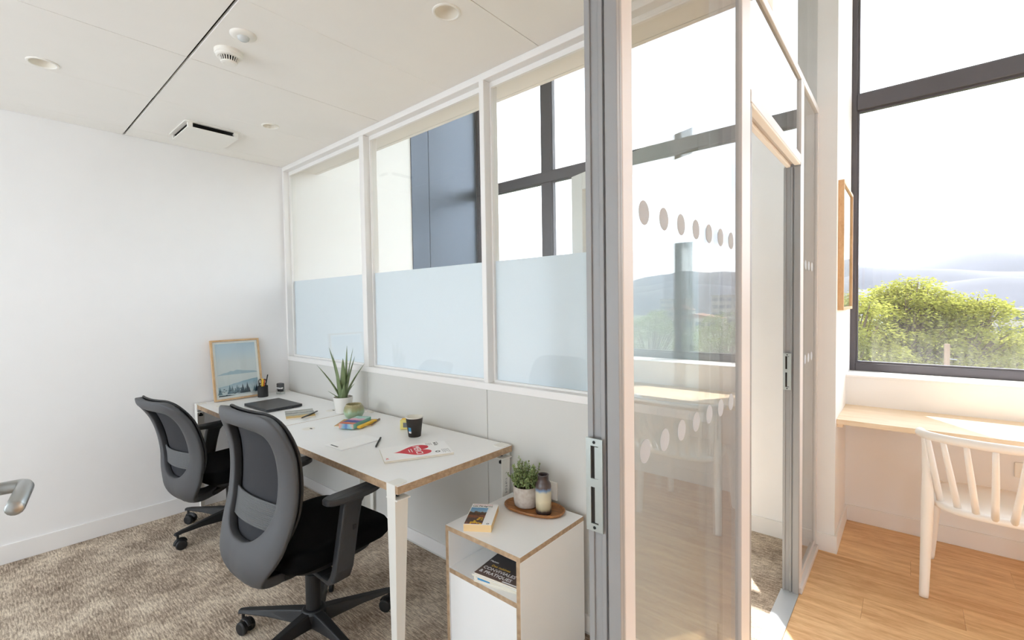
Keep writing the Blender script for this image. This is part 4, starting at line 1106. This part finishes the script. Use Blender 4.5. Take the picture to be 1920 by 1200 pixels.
pp = thing('small_plant', 'bushy small leaved plant in a woven grey pot on the tray', 'plant', (-1.275, 1.560, CT+.0088))
MB().lathe([(.0001, .0005), (.046, .0005), (.053, .008), (.0565, .03), (.0585, .092), (.056, .092), (.053, .080), (.0001, .080)], 40).build('pot', 'weave', pp, smooth=True)
MB().lathe([(.054, .080), (.0001, .084)], 24).build('soil', 'soil', pp)
random.seed(21)
stem, leaf = MB(), MB()
def leaflet(q, p, d, L, w_):
    d = d.normalized(); a = d.cross(Vector((random.uniform(-1, 1), random.uniform(-1, 1), random.uniform(-1, 1)))).normalized(); nn = d.cross(a)
    q._add([p, p+d*L*.5+a*w_+nn*w_*.3, p+d*L, p+d*L*.5-a*w_+nn*w_*.3], [(0, 1, 2), (0, 2, 3)])
for i in range(92):
    a = random.uniform(0, 2*PI); rr = random.uniform(0, .042); b = Vector((rr*math.cos(a), rr*math.sin(a), .08))
    out_ = random.uniform(.005, .070); h = random.uniform(.045, .118) if out_ < .045 else random.uniform(.012, .065)
    e = Vector((min(.052, math.cos(a)*(rr+out_)), math.sin(a)*(rr+out_)*.75, .08+h)); mid = (b+e)/2+Vector((0, 0, .012))
    stem.tube([b, mid, e], [.0012, .001, .0006], 4)
    for k in range(30):
        u = .15+.85*k/29; p = b.lerp(mid, min(1, u*2)) if u < .5 else mid.lerp(e, (u-.5)*2)
        d = Vector((random.uniform(-1, 1), random.uniform(-1, 1), random.uniform(-.3, .9)))
        leaflet(leaf, p, d, random.uniform(.006, .0115), random.uniform(.0025, .0045))
stem.build('stems', 'stem', pp); lf = leaf.build('foliage', 'leafg', pp); lf['kind'] = 'stuff'

vs = thing('vase', 'small bottle vase glazed dark brown over cream on the tray', 'vase', (-1.170, 1.545, CT+.0088))
MB().lathe([(.0001, .001), (.031, .001), (.0335, .005), (.0335, .115), (.0315, .128), (.0255, .137), (.0235, .142), (.0235, .161), (.0245, .165), (.021, .166), (.019, .162), (.019, .140), (.027, .125), (.0001, .120)], 40).build('body', 'vase', vs, smooth=True)

# magazines on the shelf
M['mag_photo'] = photo_mat('mag_photo', [(0, (112, 92, 84)), (.25, (70, 62, 60)), (.45, (56, 54, 56)), (.6, (44, 46, 50)), (.72, (170, 150, 132)), (.82, (196, 180, 164)), (.9, (96, 74, 58)), (1, (176, 160, 146))], 'Y', -.13, .14, .35, 18)
SHZ = .34+.0197
def shelf_mag(label, x, y_, z, rz, w_, l_, th, cover):
    o = thing('magazine', label, 'magazine', (x, y_, z), rz)
    MB().box(-w_/2, w_/2, -l_/2, l_/2, 0, th-.001).build('pages', 'pages', o, bevel=.0005, bseg=1)
    c_ = MB().box(-w_/2-.0005, w_/2+.0005, -l_/2-.0005, l_/2+.0005, th-.0009, th).build('cover', cover, o)
    return o, c_
a = math.radians(8)
shelf_mag('white magazine at the bottom of the cabinet shelf pile', -1.192, 1.375, SHZ, a*1.6, .21, .275, .008, 'paper')
o, c_ = shelf_mag('blue and white magazine in the middle of the cabinet shelf pile', -1.188, 1.372, SHZ+.0083, a*1.3, .205, .27, .010, 'paper')
MB().box(-.095, -.02, -.1356, -.06, .0099, .0104).build('blue_panel', 'blue', c_); MB().box(-.085, -.03, -.1362, -.1355, .003, .0095).build('blue_edge', 'blue', c_)
shelf_mag('thin white magazine just under the dark cover in the cabinet', -1.186, 1.368, SHZ+.0190, a*.8, .21, .275, .008, 'paper')
o, c_ = shelf_mag('dark covered magazine reading CONVIVIALES on the cabinet shelf', -1.176, 1.375, SHZ+.0273, a*.9, .213, .28, .007, 'mag_photo')
text('cover_title', 'CONVIVIALES', .0245, 'paper', c_, (-.098, -.098, .0072)); text('cover_title', '& PRATIQUES', .0245, 'paper', c_, (-.098, -.124, .0072))
text('cover_subtitle', 'Des cuisines', .0175, 'yellow2', c_, (-.075, -.072, .0072)); text('cover_caption', 'Maison', .014, 'paper', c_, (-.1, -.045, .0072))
q = MB(); q.box(.02, .098, -.137, -.131, .0070, .0073); q.build('cover_strip', 'paper', c_)

# ================================================================== OUTSIDE
GZ = -9.0
M['ground'] = mat('far_ground', (66, 76, 48), .95, var=.3, vscale=.02)
M['bark'] = mat('bark', (92, 78, 62), .9, var=.3, vscale=10)
M['pole_wood'] = mat('weathered_pole', (112, 92, 76), .9, var=.15, vscale=20)
M['hill'] = mat('wooded_hill', (66, 68, 76), .95, var=.35, vscale=.03)
M['render_wall'] = mat('town_wall', (150, 144, 138), .9, var=.05)
M['town_glass'] = mat('town_window', (60, 68, 80), .3)
M['tiles'] = mat('town_roof', (120, 84, 68), .9)
def leaf_mat(name, rgb, t_rgb):
    m = bpy.data.materials.new(name); m.use_nodes = True; t = m.node_tree; t.nodes.clear()
    o = t.nodes.new('ShaderNodeOutputMaterial'); d = t.nodes.new('ShaderNodeBsdfDiffuse'); r = t.nodes.new('ShaderNodeBsdfTranslucent'); mx = t.nodes.new('ShaderNodeMixShader'); mx.inputs[0].default_value = .5
    co = t.nodes.new('ShaderNodeTexCoord'); n = t.nodes.new('ShaderNodeTexNoise'); n.inputs['Scale'].default_value = 1.6; n.inputs['Detail'].default_value = 5
    t.links.new(co.outputs['Object'], n.inputs['Vector'])
    for sh, c in ((d, rgb), (r, t_rgb)):
        cr = t.nodes.new('ShaderNodeValToRGB'); cr.color_ramp.elements[0].position = .35; cr.color_ramp.elements[1].position = .65
        cr.color_ramp.elements[0].color = s2l(tuple(v*.78 for v in c)); cr.color_ramp.elements[1].color = s2l(c)
        t.links.new(n.outputs['Fac'], cr.inputs[0]); t.links.new(cr.outputs[0], sh.inputs[0])
    t.links.new(d.outputs[0], mx.inputs[1]); t.links.new(r.outputs[0], mx.inputs[2]); t.links.new(mx.outputs[0], o.inputs[0]); return m
M['tree_leaf'] = leaf_mat('yellow_green_leaves', (146, 148, 80), (166, 166, 78))
M['tree_leaf2'] = leaf_mat('mid_green_leaves', (112, 126, 74), (132, 146, 74))
sbox('ground', 'ground', -1600, 1600, 6, 1700, GZ-1, GZ)

def tree(label, x, y, top, rx, rz, m, seed, n=70, per=130):
    n = int(n*1.9)
    random.seed(seed)
    o = thing('tree', label, 'tree', (x, y, GZ), 0, 'trees outside the windows')
    cz = top - rz - GZ                                       # crown centre above ground
    tk = MB(); tk.tube([(0, 0, 0), (.1, .05, cz*.4), (-.05, 0, cz*.75), (.05, 0, cz)], [.24, .20, .15, .10], 10); trunk = tk.build('trunk', 'bark', o, smooth=True)
    br, fo = MB(), MB()
    for i in range(n):
        u = random.uniform(-1, 1); a = random.uniform(0, 2*PI); rr = math.sqrt(max(0, 1-u*u))*random.uniform(.55, 1.0)
        c = Vector((rx*rr*math.cos(a), rx*rr*math.sin(a), cz + rz*u*random.uniform(.75, 1.0)))
        s0 = Vector((0, 0, cz - rz*.75 + random.uniform(0, .5)))
        br.tube([s0, s0.lerp(c, .5)+Vector((0, 0, .15)), c], [.05, .03, .008], 5)
        fr = random.uniform(.26, .52)
        for k in range(per):
            b = random.uniform(0, 2*PI); q = fr*math.sqrt(random.random())
            p = c + Vector((q*math.cos(b), q*math.sin(b), random.gauss(0, .07) - .16*(q/fr)**2))
            d = Vector((math.cos(b)+random.uniform(-.6, .6), math.sin(b)+random.uniform(-.6, .6), random.uniform(-.5, .25)))
            leaflet(fo, p, d, random.uniform(.055, .115), random.uniform(.015, .027))
    br.build('branches', 'bark', o); f = fo.build('foliage', m, o); f['kind'] = 'stuff'
    return o
tree('leafy yellow green tree rising highest, behind the wooden pole', -.05, 16.5, 2.10, 1.15, 1.75, 'tree_leaf', 1, 95)
tree('leafy tree close to the dark corner frame of the corridor window', -1.22, 15.0, 1.74, 1.05, 1.7, 'tree_leaf', 2, 85)
tree('yellow green tree with an open crown beside the wooden pole', 1.12, 16.9, 1.72, .95, 1.5, 'tree_leaf', 3, 75)
tree('low green tree in front of the long pale flat roofed block', 2.25, 18.2, .62, 1.1, 1.4, 'tree_leaf', 8, 60)
tree('broad green tree beyond the low one, away from the pier', 4.9, 20, 1.1, 1.9, 2.0, 'tree_leaf2', 4, 75)
tree('rounded green tree standing farthest along the row from the pier', 9.0, 22, 1.2, 2.4, 2.2, 'tree_leaf2', 5, 80)
tree('green tree on the far side of the pier below the frosted office glazing', -6.0, 19, .6, 2.2, 2.0, 'tree_leaf2', 6, 50)
pole = MB().tube([(0, 0, 0), (0, 0, 9.42)], [.085, .05], 10).build('pole', 'pole_wood')
pl_ = thing('utility_pole', 'weathered wooden pole standing in front of the trees', 'pole', (.62, 13.9, GZ)); pole.parent = pl_; pole.name = 'shaft'
MB().tube([(0, -.02, 9.10), (.16, .02, 9.08)], .012, 6).build('bracket', 'grey_ink', pl_)

# far buildings with window rows
def building(label, x, y, w_, d_, h, floors, nwin, roof=None):
    o = thing('building', label, 'building', (x, y, GZ))
    MB().box(-w_/2, w_/2, 0, d_, 0, h).build('wall', 'render_wall', o)
    if roof == 'gable':
        q = MB(); q.prism([(-w_/2-.4, 0), (w_/2+.4, 0), (0, h*.3)], 0, d_, mw=Matrix.Translation((0, d_, h)) @ Matrix.Rotation(PI/2, 4, 'X')); q.build('roof', 'tiles', o)
    else:
        MB().box(-w_/2-.3, w_/2+.3, -.3, d_+.3, h, h+.5).build('roof', 'render_wall', o)
    for f in range(floors):
        z = h*(f+.3)/floors
        for i in range(nwin):
            xx = -w_/2 + w_*(i+.5)/nwin
            MB().box(xx-w_/nwin*.38, xx+w_/nwin*.38, -.12, .05, z, z+h/floors*.45).build('window', 'town_glass', o)
    return o
building('long pale flat roofed block at the edge of the trees', 17.5, 140, 13, 9, 7.6, 3, 5)
building('small house with a red roof in the valley', 42, 175, 9, 8, 6, 2, 3, 'gable')
building('taller pale block of flats in the valley', 62, 220, 12, 10, 13, 4, 4)
building('wide low red roofed hall in the valley', 55, 160, 16, 9, 5, 1, 4, 'gable')
building('pale house with a red roof beyond the low hall', 80, 210, 10, 9, 7, 2, 3, 'gable')
building('pale block of flats farthest along the valley', 98, 250, 14, 10, 12, 4, 4)

# mountain ridges as relief
def ridge_mesh(name, label, y0, depth, xr, prof, seed, amp):
    q = MB(); nx, ny = 110, 12; V = []
    for j in range(ny+1):
        v = j/ny
        for i in range(nx+1):
            x = -xr+2*xr*i/nx; b = prof(x/y0)*y0
            up = math.sin(PI*min(1, v*1.05)) if v < .5 else math.cos((v-.5)*PI*.9)
            n_ = noise.fractal(Vector((x/120+seed, v*2+seed, seed)), .9, 2.1, 5)
            n2 = noise.fractal(Vector((x/40+seed, v*5, seed*2)), .9, 2.1, 4)
            hh = GZ + (b + 1.42 - GZ)*up + amp*(n_*up + .35*n2*up*(1-up*.6))
            V.append((x, y0+(v-.5)*depth, max(GZ-1, hh) if 0 < v < 1 else GZ-1))
    F = [(j*(nx+1)+i, j*(nx+1)+i+1, (j+1)*(nx+1)+i+1, (j+1)*(nx+1)+i) for j in range(ny) for i in range(nx)]
    q._add(V, F); o = q.build(name, 'hill', smooth=True); tag(o, label, 'mountain'); return o
g = lambda r, c, w_: math.exp(-((r-c)/w_)**2)
ridge_mesh('mountain_ridge', 'farthest and highest pale mountain ridge with a single peak', 1050, 220, 900, lambda r: .040 + .034*g(r, .075, .10) + .03*g(r, .36, .12) + .01*g(r, -.3, .1), 1.7, 9)
ridge_mesh('mountain_ridge', 'middle blue grey mountain ridge below the farthest peak', 700, 160, 650, lambda r: .036 + .026*g(r, -.10, .09) + .010*g(r, .04, .06) + .022*g(r, .30, .10), 5.2, 5)
ridge_mesh('wooded_hill', 'nearest rounded wooded hill rising behind the trees', 430, 130, 420, lambda r: .017 + .015*g(r, .09, .07) + .018*g(r, .33, .12) + .012*g(r, -.2, .1), 9.1, 2.2)

# summer haze over the valley
hz = MB().box(-1500, 1500, 90, 1400, GZ+.5, 115).build('valley_haze', [])
hz['kind'] = 'stuff'; tag(hz, 'thin white summer haze filling the valley before the mountains', 'haze')
hm = bpy.data.materials.new('haze'); hm.use_nodes = True; t = hm.node_tree; t.nodes.clear()
o = t.nodes.new('ShaderNodeOutputMaterial'); v = t.nodes.new('ShaderNodeVolumeScatter'); v.inputs['Color'].default_value = (.86, .88, 1, 1); v.inputs['Density'].default_value = .00014; v.inputs['Anisotropy'].default_value = 0
t.links.new(v.outputs[0], o.inputs['Volume']); hz.data.materials.append(hm)
